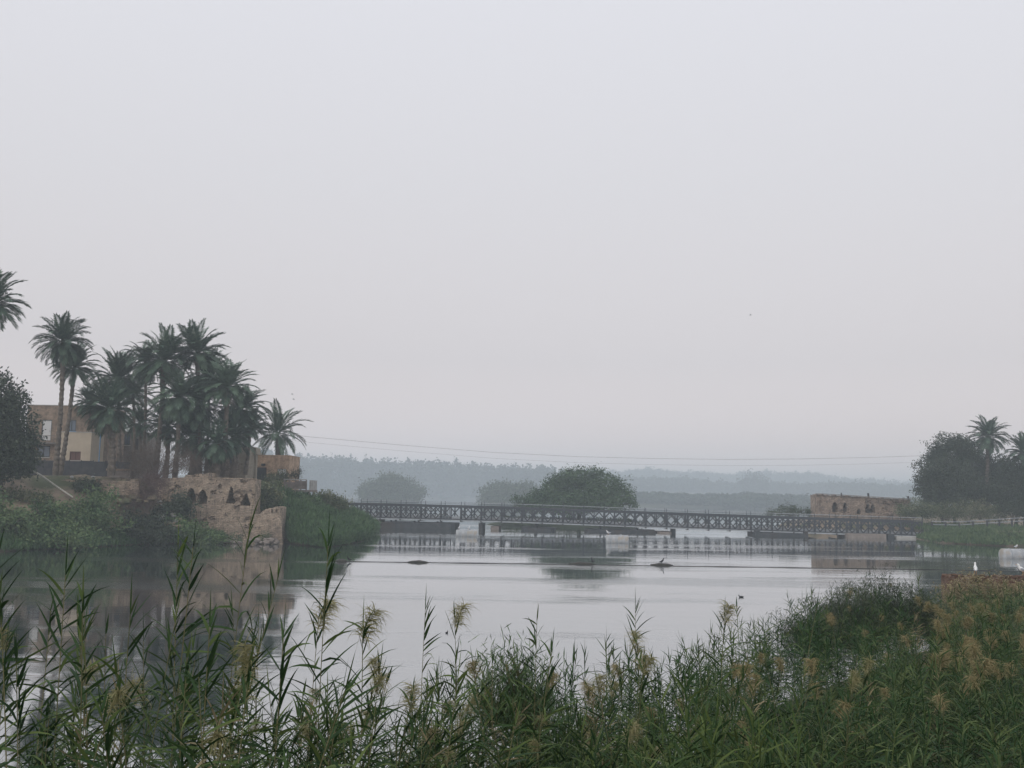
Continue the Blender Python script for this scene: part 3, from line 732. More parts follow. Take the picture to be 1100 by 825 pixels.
reed_bank('reed_bank', 'smooth green reed slope running into the water right of the brick ruin', [
    (((-24.2, 113.6, 0), (-18.5, 105.5, -.1), (-21.5, 118, 1.5), (-25.4, 116.8, 2.0)), 2.4),
    (((-25.6, 116.8, 2.0), (-21.5, 118, 1.5), (-26.8, 130, 4.4), (-29, 124.5, 5.0)), 1.6),
    (((-18.6, 105.5, -.1), (-17.0, 122, -.1), (-20.5, 127, 1.4), (-21.8, 118, 1.6)), 2.6),
    (((-21.8, 118, 1.6), (-20.5, 127, 1.4), (-26.3, 135, 3.9), (-26.8, 130, 4.2)), 2),
    (((-17.0, 122, -.1), (-18.3, 142, -.1), (-21, 144, 1.6), (-20.5, 127, 1.4)), 2.2),
    (((-20.5, 127, 1.4), (-21, 144, 1.6), (-26, 148, 3.2), (-26.3, 135, 3.8)), 2),
    (((-18.3, 142, -.1), (-19.8, 158, -.1), (-25, 164, 2.2), (-22, 144, 1.8)), 1)], 80000, 81, M_reedbank, h=2.0, w=0.06)
reed_bank('reed_bank', 'dark green grassy bank below the approach railing at right', [
    (((61.5, 146.2, 0), (67, 139.2, 0), (70, 149, 1.3), (66.5, 160, 1.0)), 2),
    (((67, 139.2, 0), (111, 124.6, 0), (113.5, 137, 1.4), (70, 148, 1.3)), 4),
    (((61, 147.2, -.1), (68.5, 150, 1.2), (69, 166, 1.2), (64, 162.5, -.1)), 1.8), (((66, 158, 1.0), (113, 137, 1.4), (122, 152, 1.8), (62, 178, 1.8)), 4)], 56000, 82, M_shrub, h=0.9, w=0.06)
ic = P(612, 540, 200).x
reed_bank('reed_fringe', 'low reeds around the foot of the big island tree', [(((ic - 14, 197, 0), (ic + 14, 197, 0), (ic + 12, 201, 1), (ic - 12, 201, 1)), 1), (((ic - 9, 192.5, 0), (ic + 9, 192.5, 0), (ic + 14, 197, .5), (ic - 14, 197, .5)), 1)], 9000, 84, M_treeleaf, h=1.0, w=0.09)
reed_bank('reed_fringe', 'fringe of green water grass along the foot of the left bank', [
    (((-56, 80, 0), (-46, 87, -.1), (-46.5, 92, 1.0), (-56, 86, 1)), 1),
    (((-46, 87, -.1), (-40.5, 99.5, -.1), (-42, 103, 1.0), (-47, 91, 1)), 1.2),
    (((-40.5, 99.5, -.1), (-37.4, 107.6, -.1), (-38.6, 110, 1.0), (-42, 103, 1)), 1.0),
    (((-38.5, 106.5, -.1), (-31, 111.6, -.1), (-31, 113, .6), (-38.6, 110, 1)), 1.0)], 26000, 83, M_reedbank, h=0.8, w=0.05)
SH = [
    ('grey-green shrub at the left picture edge above the waterline', [(10, 562, 30, 18), (-15, 552, 25, 22)], 95, M_shrub),
    ('pale dusty shrub high on the left bank under the dark leafy tree', [(15, 536, 26, 7), (40, 538, 18, 7)], 103, M_mixshrub),
    ('round leafy green shrub on the left bank below the fallen pole', [(70, 560, 28, 17), (52, 553, 18, 13)], 99, M_shrub),
    ('bright green shrub low on the left bank beside the dark hollow', [(100, 547, 22, 20), (108, 562, 22, 17)], 103, M_shrub),
    ('low leafy shrub touching the water at the left', [(45, 575, 34, 12), (85, 578, 26, 10)], 96, M_shrub),
    ('small green shrub on the bank edge right of the fallen pole', [(92, 527, 14, 9)], 109, M_greyleaf),
    ('dark green shrub at the water below the reddish twigs', [(150, 567, 22, 14), (168, 575, 20, 10)], 107, M_darkleaf),
    ('green shrub at the foot of the ruin left of its arches', [(195, 570, 24, 12), (215, 577, 20, 8)], 109.5, M_shrub),
    ('dark shrub in the hollow between reddish twigs and arched ruin', [(178, 556, 18, 14), (192, 545, 14, 14)], 111, M_greyleaf),
    ('mixed brownish shrub on the slope right of the ruin tower', [(290, 530, 12, 12), (283, 543, 10, 9), (279, 533, 7, 9)], 117, M_mixshrub),
    ('green shrub under the concrete balcony', [(315, 540, 16, 6), (332, 542, 12, 7)], 126, M_shrub),
    ('pale brownish shrub right of the balcony above the green reed slope', [(348, 537, 12, 7), (362, 543, 12, 7)], 133, M_mixshrub)]
for i, (lb, bl, D, m_) in enumerate(SH):
    shrub('bank_shrub', lb, blobs_px(bl, D), 5200, 0.15, m_, 300 + i)
shrub('bare_shrub', 'leafless brown shrub on the bank edge left of the arched ruin', blobs_px([(165, 497, 22, 20), (150, 505, 15, 14), (182, 500, 18, 16), (200, 498, 14, 12), (140, 492, 14, 12), (158, 484, 14, 12)], 114), 15000, 0.16, M_dry, 320, aspect=0.07, upward=0.45, twig=M_dry)
shrub('reddish_shrub', 'reddish leafless shrub hanging down the bank left of the ruin', blobs_px([(160, 528, 17, 16), (150, 540, 14, 12), (170, 515, 14, 12)], 109.5), 9000, 0.13, M_redtwig, 321, aspect=0.09, twig=M_dry)
shrub('bare_shrub', 'grey dry brush behind the arched ruin, under the palm clump', blobs_px([(215, 500, 20, 12), (200, 490, 16, 14), (245, 505, 18, 8)], 118), 9000, 0.16, M_dry, 322, aspect=0.07, upward=0.4, twig=M_dry)
# rubble on the bank
def rock(name, label, p, r, seed, m, group=None):
    rng = random.Random(seed); mb = MB(); V = []
    n, k = 7, 5
    for j in range(k + 1):
        th = math.pi * j / k
        for i in range(n):
            a = 2 * math.pi * i / n; q = 1 + rng.uniform(-.22, .22)
            V.append((p[0] + r * q * math.sin(th) * math.cos(a) * 1.2, p[1] + r * q * math.sin(th) * math.sin(a), p[2] + r * 0.7 * q * math.cos(th)))
    mb.v = V; mb.f = [(j * n + i, j * n + (i + 1) % n, (j + 1) * n + (i + 1) % n, (j + 1) * n + i) for j in range(k) for i in range(n)]
    return tag(mb.build(name, m), label, 'rock', group)
for i in range(34):
    px = R.uniform(168, 200); py = R.uniform(538, 566); D = 112 - (py - 538) * 0.12
    rock('rubble_block', 'pale rubble block in the tumbled heap left of the arched ruin', P(px, py, D), R.uniform(0.12, 0.34), i, M_conc if i % 2 else M_ruin, 'rubble heap left of the ruin')
for i in range(30):
    px = R.uniform(235, 298); py = 582.5 - (2.5 if R.random() > .5 else 0)
    rock('foundation_stone', 'brown stone at the waterline under the brick ruin', P(px, py, 111.6 + R.uniform(-.3, .5)), R.uniform(0.15, 0.4), 60 + i, M_concbr, 'stones at the foot of the ruin')
for i in range(40):
    px = R.uniform(100, 165); py = R.uniform(516, 540); D = 112 - (py - 516) * 0.15
    rock('clay_lump', 'brown clay lump on the eroded bank below the low brick box', P(px, py, D), R.uniform(0.15, 0.5), 110 + i, M_soil, 'clay lumps on the left bank')
# fallen pole
mb = MB(); a, b = P(33, 504, 107), P(78, 534, 101.5); mb.tube([a, a.lerp(b, .3) + Vector((0, 0, .05)), a.lerp(b, .6), b], [0.11, 0.11, 0.09, 0.07], 8)
tag(mb.build('fallen_pole', M_pale, smooth=True), 'long bleached pole lying down the left bank', 'pole')

# ------------------------------------------------------------------ buildings
def holes_wall(mb, X0, X1, Z0, Z1, y0, y1, holes):
    """front wall slab with rectangular openings"""
    xs = sorted(set([X0, X1] + [h[0] for h in holes] + [h[1] for h in holes]))
    for a, b in zip(xs[:-1], xs[1:]):
        cuts = sorted([(h[2], h[3]) for h in holes if h[0] <= a + 1e-6 and h[1] >= b - 1e-6]); z = Z0
        for c, d in cuts:
            if c > z + 1e-6: mb.box(a, b, y0, y1, z, c)
            z = d
        if z < Z1 - 1e-6: mb.box(a, b, y0, y1, z, Z1)
def building(name, label, cat, px0, px1, yt, yb, D, depth, m, openings=(), roof=None, parapet=0.25, below=1.5):
    k = D / F; pm = (px0 + px1) / 2
    X0, X1 = P(px0, yt, D).x, P(px1, yt, D).x; Z1 = P(pm, yt, D).z; Z0 = P(pm, yb, D).z - below
    ox, oz = (X0 + X1) / 2, Z0 + below
    t = empty(name, (ox, D, oz), label, cat)
    T = 0.3; holes = []
    for o in openings:
        kind, a, b, c, d = o[:5]
        xa, xb = P(a, c, D).x, P(b, c, D).x; za, zb = P((a + b) / 2, d, D).z, P((a + b) / 2, c, D).z
        holes.append((xa - ox, xb - ox, za - oz, zb - oz))
    mb = MB(); x0, x1, z0, z1 = X0 - ox, X1 - ox, Z0 - oz, Z1 - oz
    holes_wall(mb, x0, x1, z0, z1, 0, T, holes)
    mb.box(x0, x0 + T, T, depth, z0, z1); mb.box(x1 - T, x1, T, depth, z0, z1); mb.box(x0 + T, x1 - T, depth - T, depth, z0, z1)
    mb.build('wall', m, t)
    rb = MB(); rb.box(x0 + T, x1 - T, T, depth - T, z1 - 0.35 - parapet, z1 - parapet); rb.build('roof', M_conc, t)
    rb = MB(); rb.box(x0 - 0.05, x1 + 0.05, -0.05, T + 0.05, z1 + 0.002, z1 + 0.10); rb.box(x0 - .05, x0 + T + .05, T + .05, depth, z1 + .002, z1 + .10); rb.box(x1 - T - .05, x1 + .05, T + .05, depth, z1 + .002, z1 + .10)
    rb.build('coping', roof or M_conc, t)
    # interior back screen: near-black colour stands in for the room's unlit depth
    ib = MB(); ib.box(x0 + T, x1 - T, T + 1.6, T + 1.7, z0, z1 - 0.35 - parapet - .003); ib.build('dark_screen', M_darkin, t)
    for o, h in zip(openings, holes):
        kind = o[0]; fm = o[5]; pmn = o[6] if len(o) > 6 else None
        if kind == 'gap': continue
        fb = MB(); e = 0.09
        fb.box(h[0], h[0] + e, 0.04, 0.16, h[2], h[3]); fb.box(h[1] - e, h[1], 0.04, 0.16, h[2], h[3]); fb.box(h[0] + e, h[1] - e, 0.04, 0.16, h[3] - e, h[3])
        if kind == 'window':
            fb.box(h[0] + e, h[1] - e, 0.04, 0.16, h[2], h[2] + e); xm = (h[0] + h[1]) / 2; fb.box(xm - e * .4, xm + e * .4, 0.05, 0.15, h[2] + e, h[3] - e)
            w_ = empty('window', (0, 0, 0)); w_.parent = t; fb.build('frame', fm, w_)
            pb = MB(); pb.box(h[0] + e, h[1] - e, 0.12, 0.14, h[2] + e, h[3] - e); pb.build('pane', pmn or M_glass, w_)
            sb = MB(); sb.box(h[0] - .1, h[1] + .1, -0.12, 0.03, h[2] - .12, h[2] - .003); sb.build('sill', o[7] if len(o) > 7 else M_conc, w_)
        else:
            w_ = empty('door', (0, 0, 0)); w_.parent = t; fb.build('frame', fm, w_)
            pb = MB(); pb.box(h[0] + e, h[1] - e, 0.10, 0.14, h[2], h[3] - e)
            xm = (h[0] + h[1]) / 2; pb.build('door_leaf', pmn or M_darkpaint, w_)
            hb = MB(); hb.box(h[1] - e - .18, h[1] - e - .12, 0.03, 0.1, h[2] + (h[3] - h[2]) * .42, h[2] + (h[3] - h[2]) * .5); hb.build('handle', M_steelgrey, w_)
    return t, (x0, x1, z0, z1)
house, hb_ = building('brick_house', 'brown two storey brick house with a flat roof behind the tall palm pair', 'house', 30, 110, 436, 507, 138, 8.5, M_brick,
    [('door', 45.5, 56, 451, 473, M_darkpaint, M_curtain), ('window', 72, 82, 451, 463, M_darkpaint, M_glass, M_blue), ('window', 40, 54, 479, 491, M_darkin, M_glass)])
fb = MB()
for i in range(7):   # balcony rail in front of the tall white opening
    fb.box(-3.4 + i * 0.42, -3.36 + i * 0.42, -0.9, -0.86, 3.9, 4.75)
fb.box(-3.45, -0.7, -0.92, -0.84, 4.752, 4.82); fb.box(-3.6, -0.6, -1.0, -0.003, 3.72, 3.898)
fb.build('balcony', M_greyw, house)
building('cream_annex', 'cream rendered single storey annex in front of the brick house', 'house', 64, 98.5, 464.5, 506, 133, 4.2, M_cream,
    [('window', 75, 87, 485, 494.5, M_redwood, M_redwood)], parapet=0.15)
building('grey_building', 'bare grey block building behind the palms right of the brick house', 'building', 131, 152, 464, 505, 149, 8, M_greyw,
    [('gap', 143, 149, 471, 483, M_darkin), ('window', 134, 140, 467, 478, M_darkpaint)])
building('grey_building', 'low beige rendered building behind the arched ruin, under the palms', 'building', 222, 265, 479, 514, 131, 6, M_beige,
    [('window', 247, 254, 488, 499, M_darkpaint)], parapet=0.15)
oh, ob = building('orange_house', 'small orange brick house with dark green door on the river edge', 'house', 273.5, 311, 489.5, 522, 139, 7, M_orange,
    [('door', 275.5, 286.5, 502, 520, M_redwood, M_darkpaint), ('window', 298, 308, 503.5, 512, M_concbr, M_curtain)], roof=M_orange, parapet=0.1, below=3.2)
ab = MB(); ab.box(-1.35, -0.85, -0.25, -0.003, 2.68, 2.98); ab.build('air_vent', M_darkpaint, oh)
# porch: slab on slender columns
pb_ = P(268, 514, 134.5); t = empty('porch', (pb_.x, 134.5, pb_.z), 'pale flat-roofed porch on slender columns beside the small orange house', 'porch')
zt = P(268, 488, 134.5).z - pb_.z; mb = MB()
s_ = 134.5 / F
for dx in (-4.2, 1.0):
    for dy in (0, 1.8):
        c = MB(); c.tube([(dx * s_, dy, -1.5), (dx * s_, dy, zt)], 0.11, 10); c.build('column', M_white, t, smooth=True)
mb.box(-5.6 * s_, 7 * s_, -0.4, 2.6, zt + .002, zt + 0.25); mb.box(-3.8 * s_, 6 * s_, -0.1, 2.3, zt + .252, zt + 0.85); mb.build('roof', M_beige, t)
mb = MB(); mb.box(-0.2 * s_ + .3, 5.2 * s_, 0.6, 0.8, -1.5, zt); mb.build('wall', M_beige, t)
# concrete balcony terrace
bp = P(319, 522, 132); t = empty('balcony', (bp.x, 132, bp.z - 1.2), 'raised concrete balcony with panelled parapet right of the orange house', 'balcony')
k_ = 132 / F; zs = (522 - 526.5) * k_ + 1.25
mb = MB(); mb.box(-15 * k_, 15 * k_, 0, 4.5, zs - .25, zs); mb.build('slab', M_concbr, t)
zp = zs + 10.5 * k_
for i in range(5):
    x0 = (-14.5 + i * 5.9) * k_; c = MB(); c.box(x0, x0 + 0.16, 0.02, 0.18, zs + .002, zp); c.build('post', M_concbr, t)
    if i < 4:
        c = MB(); c.box(x0 + .162, x0 + 5.9 * k_ - .002, 0.06, 0.14, zs + .1, zp - (0.3 if i < 2 else 0.12)); c.build('panel', M_concbr, t)
c = MB(); c.box(-14.6 * k_, 10 * k_, 0.0, 0.2, zp + .002, zp + .12); c.box(14.5 * k_ - .2, 14.5 * k_, 0.2, 4.4, zs + .002, zp); c.build('handrail', M_conc, t)
for dx in (-12, 1, 12):
    for dy in (0.4, 3.8):
        c = MB(); c.box(dx * k_ - .15, dx * k_ + .15, dy, dy + .3, zs - 3.5, zs - .252); c.build('support', M_concbr, t)
shrub('potted_plant', 'dark spiky plant standing behind the balcony parapet', blobs_px([(316, 510, 5, 5), (322, 508, 3, 5)], 133.2), 700, 0.12, M_darkleaf, 351, cat='plant', upward=.5, aspect=.2)
shrub('climbing_plant', 'straggly grey-green climber between the orange house and the balcony', blobs_px([(295, 514, 12, 5), (305, 512, 8, 6), (288, 519, 9, 5)], 134), 3200, 0.10, M_mixshrub, 352, cat='plant')
# fence sheets and low brick box
k_ = 126 / F; fp = P(80, 506, 126); t = empty('sheet_fence', (fp.x, 126, fp.z), 'low dark sheet fence in front of the brick house', 'fence')
for i in range(9):
    x0 = (-58 + i * 13) * k_; c = MB(); c.box(x0, x0 + 13 * k_ - .05, 0, 0.04, -0.6, 1.25 + 0.05 * math.sin(i * 3)); c.build('panel', M_fence, t)
    c = MB(); c.box(x0 - .09, x0 - .012, -0.03, 0.08, -0.6, 1.35); c.build('post', M_fence, t)
mb = MB(); q = P(106, 500, 128); mb.tube([(q.x, 128, q.z - .8), (q.x, 128, P(106, 466, 128).z)], 0.06, 8)
tag(mb.build('standpipe', M_blue), 'upright pale blue pipe right of the cream annex', 'pipe')
k_ = 118 / F; bp = P(128, 511, 118); t = empty('brick_box', (bp.x, 118, bp.z), 'low brick box with a flat brown lid on the bank edge', 'brick box')
c = MB(); c.box(-13 * k_, 12 * k_, 0, 1.2, -.5, 0.55); c.build('base', M_concbr, t)
c = MB(); c.box(-14 * k_, 14 * k_, -.1, 1.3, .552, .80); c.build('lid', M_brick, t)
for i, px in enumerate((77, 100, 20, 12)):
    rock('white_bag', 'small white rubbish bag on the edge of the left bank', P(px, 512.5, 110), 0.18, 400 + i, M_white, 'rubbish bags on the left bank')
# ---- ruined masonry walls with niches
def arch_depth(x, z, niches):
    for (xa, xb, za, zb, dp, sharp) in niches:
        if xa < x < xb and za < z:
            u = abs((x - (xa + xb) / 2) / ((xb - xa) / 2)); spring = za + (zb - za) * (0.35 if not sharp else 0.05)
            top = spring + (zb - spring) * (1 - u ** (1.1 if sharp else 1.8))
            if z < top: return dp
    return 0
def ruin_wall(name, mat_, ox, oz, D, X0, X1, top, zb, thick, niches, parent, res=0.14, seed=0, rough=0.10, missing=0.10, batter=0.0):
    rng = np.random.default_rng(seed)
    nx = int((X1 - X0) / res) + 1; zmax = max(top(X0 + (X1 - X0) * i / 50) for i in range(51)); nz = int((zmax - zb) / res) + 1
    V = []; 
    cell = rng.random((nx + 2, nz + 2)); low = rng.random((nx // 6 + 3, nz // 4 + 3))
    for i in range(nx):
        x = X0 + (X1 - X0) * i / (nx - 1); tp = top(x) + 0.04 * math.sin(x * 5.3 + seed) + (cell[i, 0] - .5) * 0.12
        for j in range(nz):
            z = zb + (tp - zb) * j / (nz - 1)
            d = arch_depth(x, z, niches)
            y = d
            if d == 0:
                y += rough * (cell[i, j] - 0.5) * 0.6 + 0.10 * (vnoise(x * 1.1, z * 1.3 + seed) * 0.25)
                if low[i // 6, j // 4] > 1 - missing and cell[i, j] > 0.3: y += 0.22
                elif low[i // 6, j // 4] < missing: y -= 0.05
            V.append((x - ox + batter * (1 - j / (nz - 1)) * (x - X0) / (X1 - X0), y, z - oz))
    n0 = len(V)
    Fc = [((i) * nz + j, (i + 1) * nz + j, (i + 1) * nz + j + 1, i * nz + j + 1) for i in range(nx - 1) for j in range(nz - 1)]
    for i in range(nx):
        x = X0 + (X1 - X0) * i / (nx - 1); V.append((x - ox, thick, V[i * nz + nz - 1][2])); V.append((x - ox, thick, zb - oz))
    for i in range(nx - 1):
        a, b = n0 + 2 * i, n0 + 2 * (i + 1)
        Fc.append((i * nz + nz - 1, (i + 1) * nz + nz - 1, b, a)); Fc.append((a, b, b + 1, a + 1))
    for i in (0, nx - 1):
        a = n0 + 2 * i; ring = [i * nz + j for j in range(nz)] + [a, a + 1]; Fc.append(tuple(ring))
    mb = MB(); mb.v = V; mb.f = Fc
    return mb.build(name, mat_, parent)
D0 = 112.9; k_ = D0 / F
def XX(px): return P(px, 550, D0).x
def ZZ(px, py): return P(px, py, D0).z
ox, oz = XX(250), 0
t = empty('arched_ruin', (ox, D0, 0), 'ruined brown brick river wall with pointed arched niches', 'ruin')
topz = lambda x: interp(x, [XX(160), XX(196), XX(197), XX(213), XX(222), XX(223), XX(273)], [ZZ(170, 515), ZZ(196, 513), ZZ(197, 511), ZZ(213, 509), ZZ(222, 508.5), ZZ(223, 515.5), ZZ(273, 515)])
N1 = [(XX(199.5), XX(209), ZZ(204, 541), ZZ(204, 524), 2.3, False), (XX(211.5), XX(221.5), ZZ(216, 541), ZZ(216, 526), 2.3, False),
      (XX(243), XX(251.5), ZZ(247, 540.5), ZZ(247, 522), 1.6, True), (XX(258), XX(268.5), ZZ(263, 543), ZZ(263, 530), 2.2, True), (XX(233), XX(237), ZZ(235, 525), ZZ(235, 520), 0.3, False)]
ruin_wall('wall', M_ruin, ox, oz, D0, XX(160), XX(273), topz, -0.8, 2.6, N1, t, seed=2, res=.11, rough=.07)
ruin_wall('wing_wall', M_ruin, ox, oz, D0, XX(273) + .003, XX(301), lambda x: interp(x, [XX(273), XX(276), XX(281), XX(286), XX(294), XX(301)], [ZZ(273, 553), ZZ(276, 553), ZZ(281, 550), ZZ(286, 547), ZZ(293, 545), ZZ(301, 545)]), -0.8, 3.0,
          [(XX(291.3), XX(292.8), ZZ(292, 551), ZZ(292, 547), 0.3, False), (XX(295.5), XX(296.8), ZZ(296, 549.5), ZZ(296, 546.5), 0.3, False)], t, seed=5, batter=0.5, rough=0.05, missing=.06, res=.11)
c = MB(); c.box(XX(254) - ox, XX(272.6) - ox, -0.16, -0.03, ZZ(262, 527.5), ZZ(262, 525.8)); c.box(XX(223) - ox, XX(272.8) - ox, -0.12, 0.3, ZZ(250, 515) + .05, ZZ(250, 515) + .16); c.build('ledge', M_ruin, t)
D1 = 109.5; lw_ = MB()
q0 = P(-20, 513, D1); q1 = P(150, 513.5, D1); n_ = 34
t = empty('low_wall', ((q0.x + q1.x) / 2, D1, q0.z - .4), 'long low crumbling kerb wall along the top of the left bank', 'wall')
for i in range(n_):
    xa = lerp(q0.x, q1.x, i / n_) - t.location.x; xb = lerp(q0.x, q1.x, (i + 1) / n_) - t.location.x; hh = .36 + R.uniform(-.10, .10)
    lw_.box(xa + .01, xb - .01, R.uniform(-.08, .0), .4, -1.2, hh)
lw_.build('masonry', M_ruin, t)
shrub('wall_plant', 'small dry plant at the foot of the ruin wing wall', blobs_px([(285, 578, 6, 6)], 112.2), 700, 0.08, M_mixshrub, 353, cat='plant')
shrub('wall_plant', 'green water plants along the foot of the arched ruin', blobs_px([(240, 578, 20, 5), (225, 575, 14, 7)], 111.6), 2500, 0.09, M_shrub, 354, cat='plant')
# right ruin
D0 = 180.0
ox = XX(928); t = empty('long_ruin', (ox, D0, 2.0), 'long roofless brick ruin with arched windows on the far right bank', 'ruin'); oz = 2.0
N2 = [(XX(930), XX(934.6), ZZ(932, 551), ZZ(932, 541.5), 2.0, False), (XX(935.4), XX(940), ZZ(937, 551), ZZ(937, 541.5), 2.0, False), (XX(894), XX(900), ZZ(897, 550), ZZ(897, 539), 2.0, False),
      (XX(906), XX(910), ZZ(908, 550), ZZ(908, 540), 2.0, False), (XX(880), XX(884), ZZ(882, 549), ZZ(882, 538), 0.3, False), (XX(950), XX(959), ZZ(954, 551), ZZ(954, 541), 0.25, False), (XX(964), XX(971), ZZ(967, 551), ZZ(967, 542), 0.25, False), (XX(921), XX(924), ZZ(922, 552), ZZ(922, 547), 2.0, False)]
ruin_wall('wall', M_ruinR, ox, oz, D0, XX(877), XX(979), lambda x: interp(x, [XX(877), XX(979)], [ZZ(877, 531), ZZ(979, 537)]), 0.5, 2.2, N2, t, seed=8, res=0.16)
c = MB(); c.box(XX(877) - ox, XX(877) - ox + .7, 2.25, 3.5, -1.5, ZZ(877, 531) - oz - .1); c.build('side_wall', M_ruinR, t)
c = MB(); c.bar((XX(877) - ox - .1, -0.13, ZZ(877, 531) - oz + .14), (XX(979) - ox, -0.13, ZZ(979, 537) - oz + .14), 0.5, 0.10); c.build('coping', M_concbr, t)
for px, py, h in ((905, 532, 2.6), (934, 534, 4.2), (977, 537, 4.0)):
    a = P(px, py, D0); c = MB(); kk = D0 / F
    c.bar((a.x - ox, 0.35, a.z - oz - .3), (a.x - ox - .12, 0.35, a.z - oz + h * kk), 0.16 if h < 3 else 0.26); c.build('post', M_pontoon, t)
# rear pieces of ruin
# ------------------------------------------------------------------ bridge
YA, YB = 172.0, 164.0
_ra, _rb = ray(366, 560), ray(1003, 560)
A_ = Vector((_ra.x / _ra.y * YA, YA)); B_ = Vector((_rb.x / _rb.y * YB, YB)); U_ = (B_ - A_).normalized()
def bs(px):      # distance along the bridge of the point seen at photo column px
    q = ray(px, 560); rho = q.x / q.y
    return (rho * A_.y - A_.x) / (U_.x - rho * U_.y)
def bx(px): return A_.x + bs(px)
def bz(px, py): return P(px, py, (A_ + U_ * bs(px)).y).z
def ztop(x): return interp(x, [bx(375), bx(550), bx(700), bx(860), bx(1000)], [bz(375, 541), bz(550, 545.5), bz(700, 551), bz(860, 556.5), bz(1000, 561)])
XB0, XB1 = bx(366), bx(1003)
bridge = empty('truss_bridge', (A_.x, A_.y, 0), 'long dark steel panel truss bridge floating low across the river', 'bridge')
bridge.rotation_euler.z = math.atan2(U_.y, U_.x)
PW = 3.36; HT = 2.25
def panel_mesh(kind):
    mb = MB(); t1, t2, d = 0.22, 0.20, 0.17
    mb.box(0.004, PW - 0.004, -t1 / 2, t1 / 2, HT - t1, HT); mb.box(0.004, PW - 0.004, -t1 / 2, t1 / 2, 0, t1)
    for x in (0.07, PW / 2, PW - 0.07): mb.box(x - t2 / 2, x + t2 / 2, -t2 / 2, t2 / 2, t1 + .001, HT - t1 - .001)
    if kind == 'bars':
        for i in range(6): x = 0.4 + i * 0.25; mb.box(x - .04, x + .04, -.05, .05, t1 + .001, HT - t1 - .001)
    else:
        zc = HT / 2
        for x0 in (0.07, PW / 2):
            x1 = x0 + PW / 2 - 0.07; xm = (x0 + x1) / 2
            y = 0.02
            mb.bar((x0, y, zc), (xm, y, HT - t1), d); mb.bar((xm, y, HT - t1), (x1, y, zc), d); mb.bar((x1, -y, zc), (xm, -y, t1), d); mb.bar((xm, -y, t1), (x0, -y, zc), d)
            # gusset plates
            mb.box(xm - .2, xm + .2, -.05, .05, HT - t1 - .12, HT - t1 - .002)
    m = mb.mesh('truss_panel'); m.materials.append(M_steel); return m
PM = panel_mesh('diamond'); PM2 = panel_mesh('bars')
npan = int((XB1 - XB0) / PW)
for side, yy in enumerate((0.0, 4.6)):
    for i in range(npan):
        x = XB0 + i * PW; za = ztop(x) - HT; zb = ztop(x + PW) - HT
        o = bpy.data.objects.new('truss_panel', PM2 if (side == 0 and abs(x + PW / 2 - bx(495)) < PW / 2) else PM)
        o.parent = bridge; o.location = (x - XB0, yy, za); o.rotation_euler.y = -math.atan2(zb - za, PW); COL.objects.link(o)
xe = npan * PW
def strip(name, y0, y1, zlo, zhi, m, x_a=0, x_b=None, step=PW, kind=None):
    mb = MB(); x = x_a; x_b = x_b or xe
    while x < x_b - 1e-3:
        x2 = min(x + step, x_b); za, zb = ztop(XB0 + x), ztop(XB0 + x2); n = len(mb.v)
        mb.v += [(x, y0, za + zlo), (x2, y0, zb + zlo), (x2, y1, zb + zlo), (x, y1, za + zlo), (x, y0, za + zhi), (x2, y0, zb + zhi), (x2, y1, zb + zhi), (x, y1, za + zhi)]
        mb.f += [tuple(n + q for q in f) for f in ((0, 3, 2, 1), (4, 5, 6, 7), (0, 1, 5, 4), (2, 3, 7, 6))]
        if x == x_a: mb.f.append((n, n + 4, n + 7, n + 3))
        if x2 >= x_b - 1e-3: mb.f.append((n + 1, n + 2, n + 6, n + 5))
        x = x2
    return mb.build(name, m, bridge)
strip('deck', 0.25, 4.35, -HT + 0.25, -HT + 0.45, M_pontoon)
strip('kerb', 0.16, 0.24, -HT + 0.20, -HT + 0.62, M_steelgrey)
strip('lower_edge_beam', -0.34, -0.12, -HT - 0.16, -HT + 0.02, M_steelgrey)
strip('top_pipe', -0.10, 0.10, 0.06, 0.22, M_steel)
strip('handrail', -0.04, 0.04, 0.60, 0.68, M_steelgrey)
strip('handrail', -0.03, 0.03, 0.40, 0.45, M_steel)
strip('handrail', 4.56, 4.64, 0.55, 0.63, M_steelgrey)
def shared(name, build, m):
    mb = MB(); build(mb); me = mb.mesh(name); me.materials.append(m); return me
RP = shared('railing_post', lambda q: (q.box(-.045, .045, -.045, .045, .002, .78), q.box(-.09, .09, -.06, .06, .002, .08)), M_steel)
XBM = shared('cross_beam', lambda q: (q.box(-.12, .12, -0.5, 5.1, -.28, -.02),), M_steel)
RK = shared('raker', lambda q: q.bar((0, -0.45, -.1), (0, -0.10, HT * .8), 0.08), M_steel)
for i in range(npan + 1):
    x = i * PW; z = ztop(XB0 + x)
    for yy in (0.0, 4.6): link('railing_post', RP, None, bridge, loc=(x, yy, z))
    link('cross_beam', XBM, None, bridge, loc=(x, 0, z - HT))
    if i % 2 == 0: link('raker', RK, None, bridge, loc=(x, 0, z - HT))
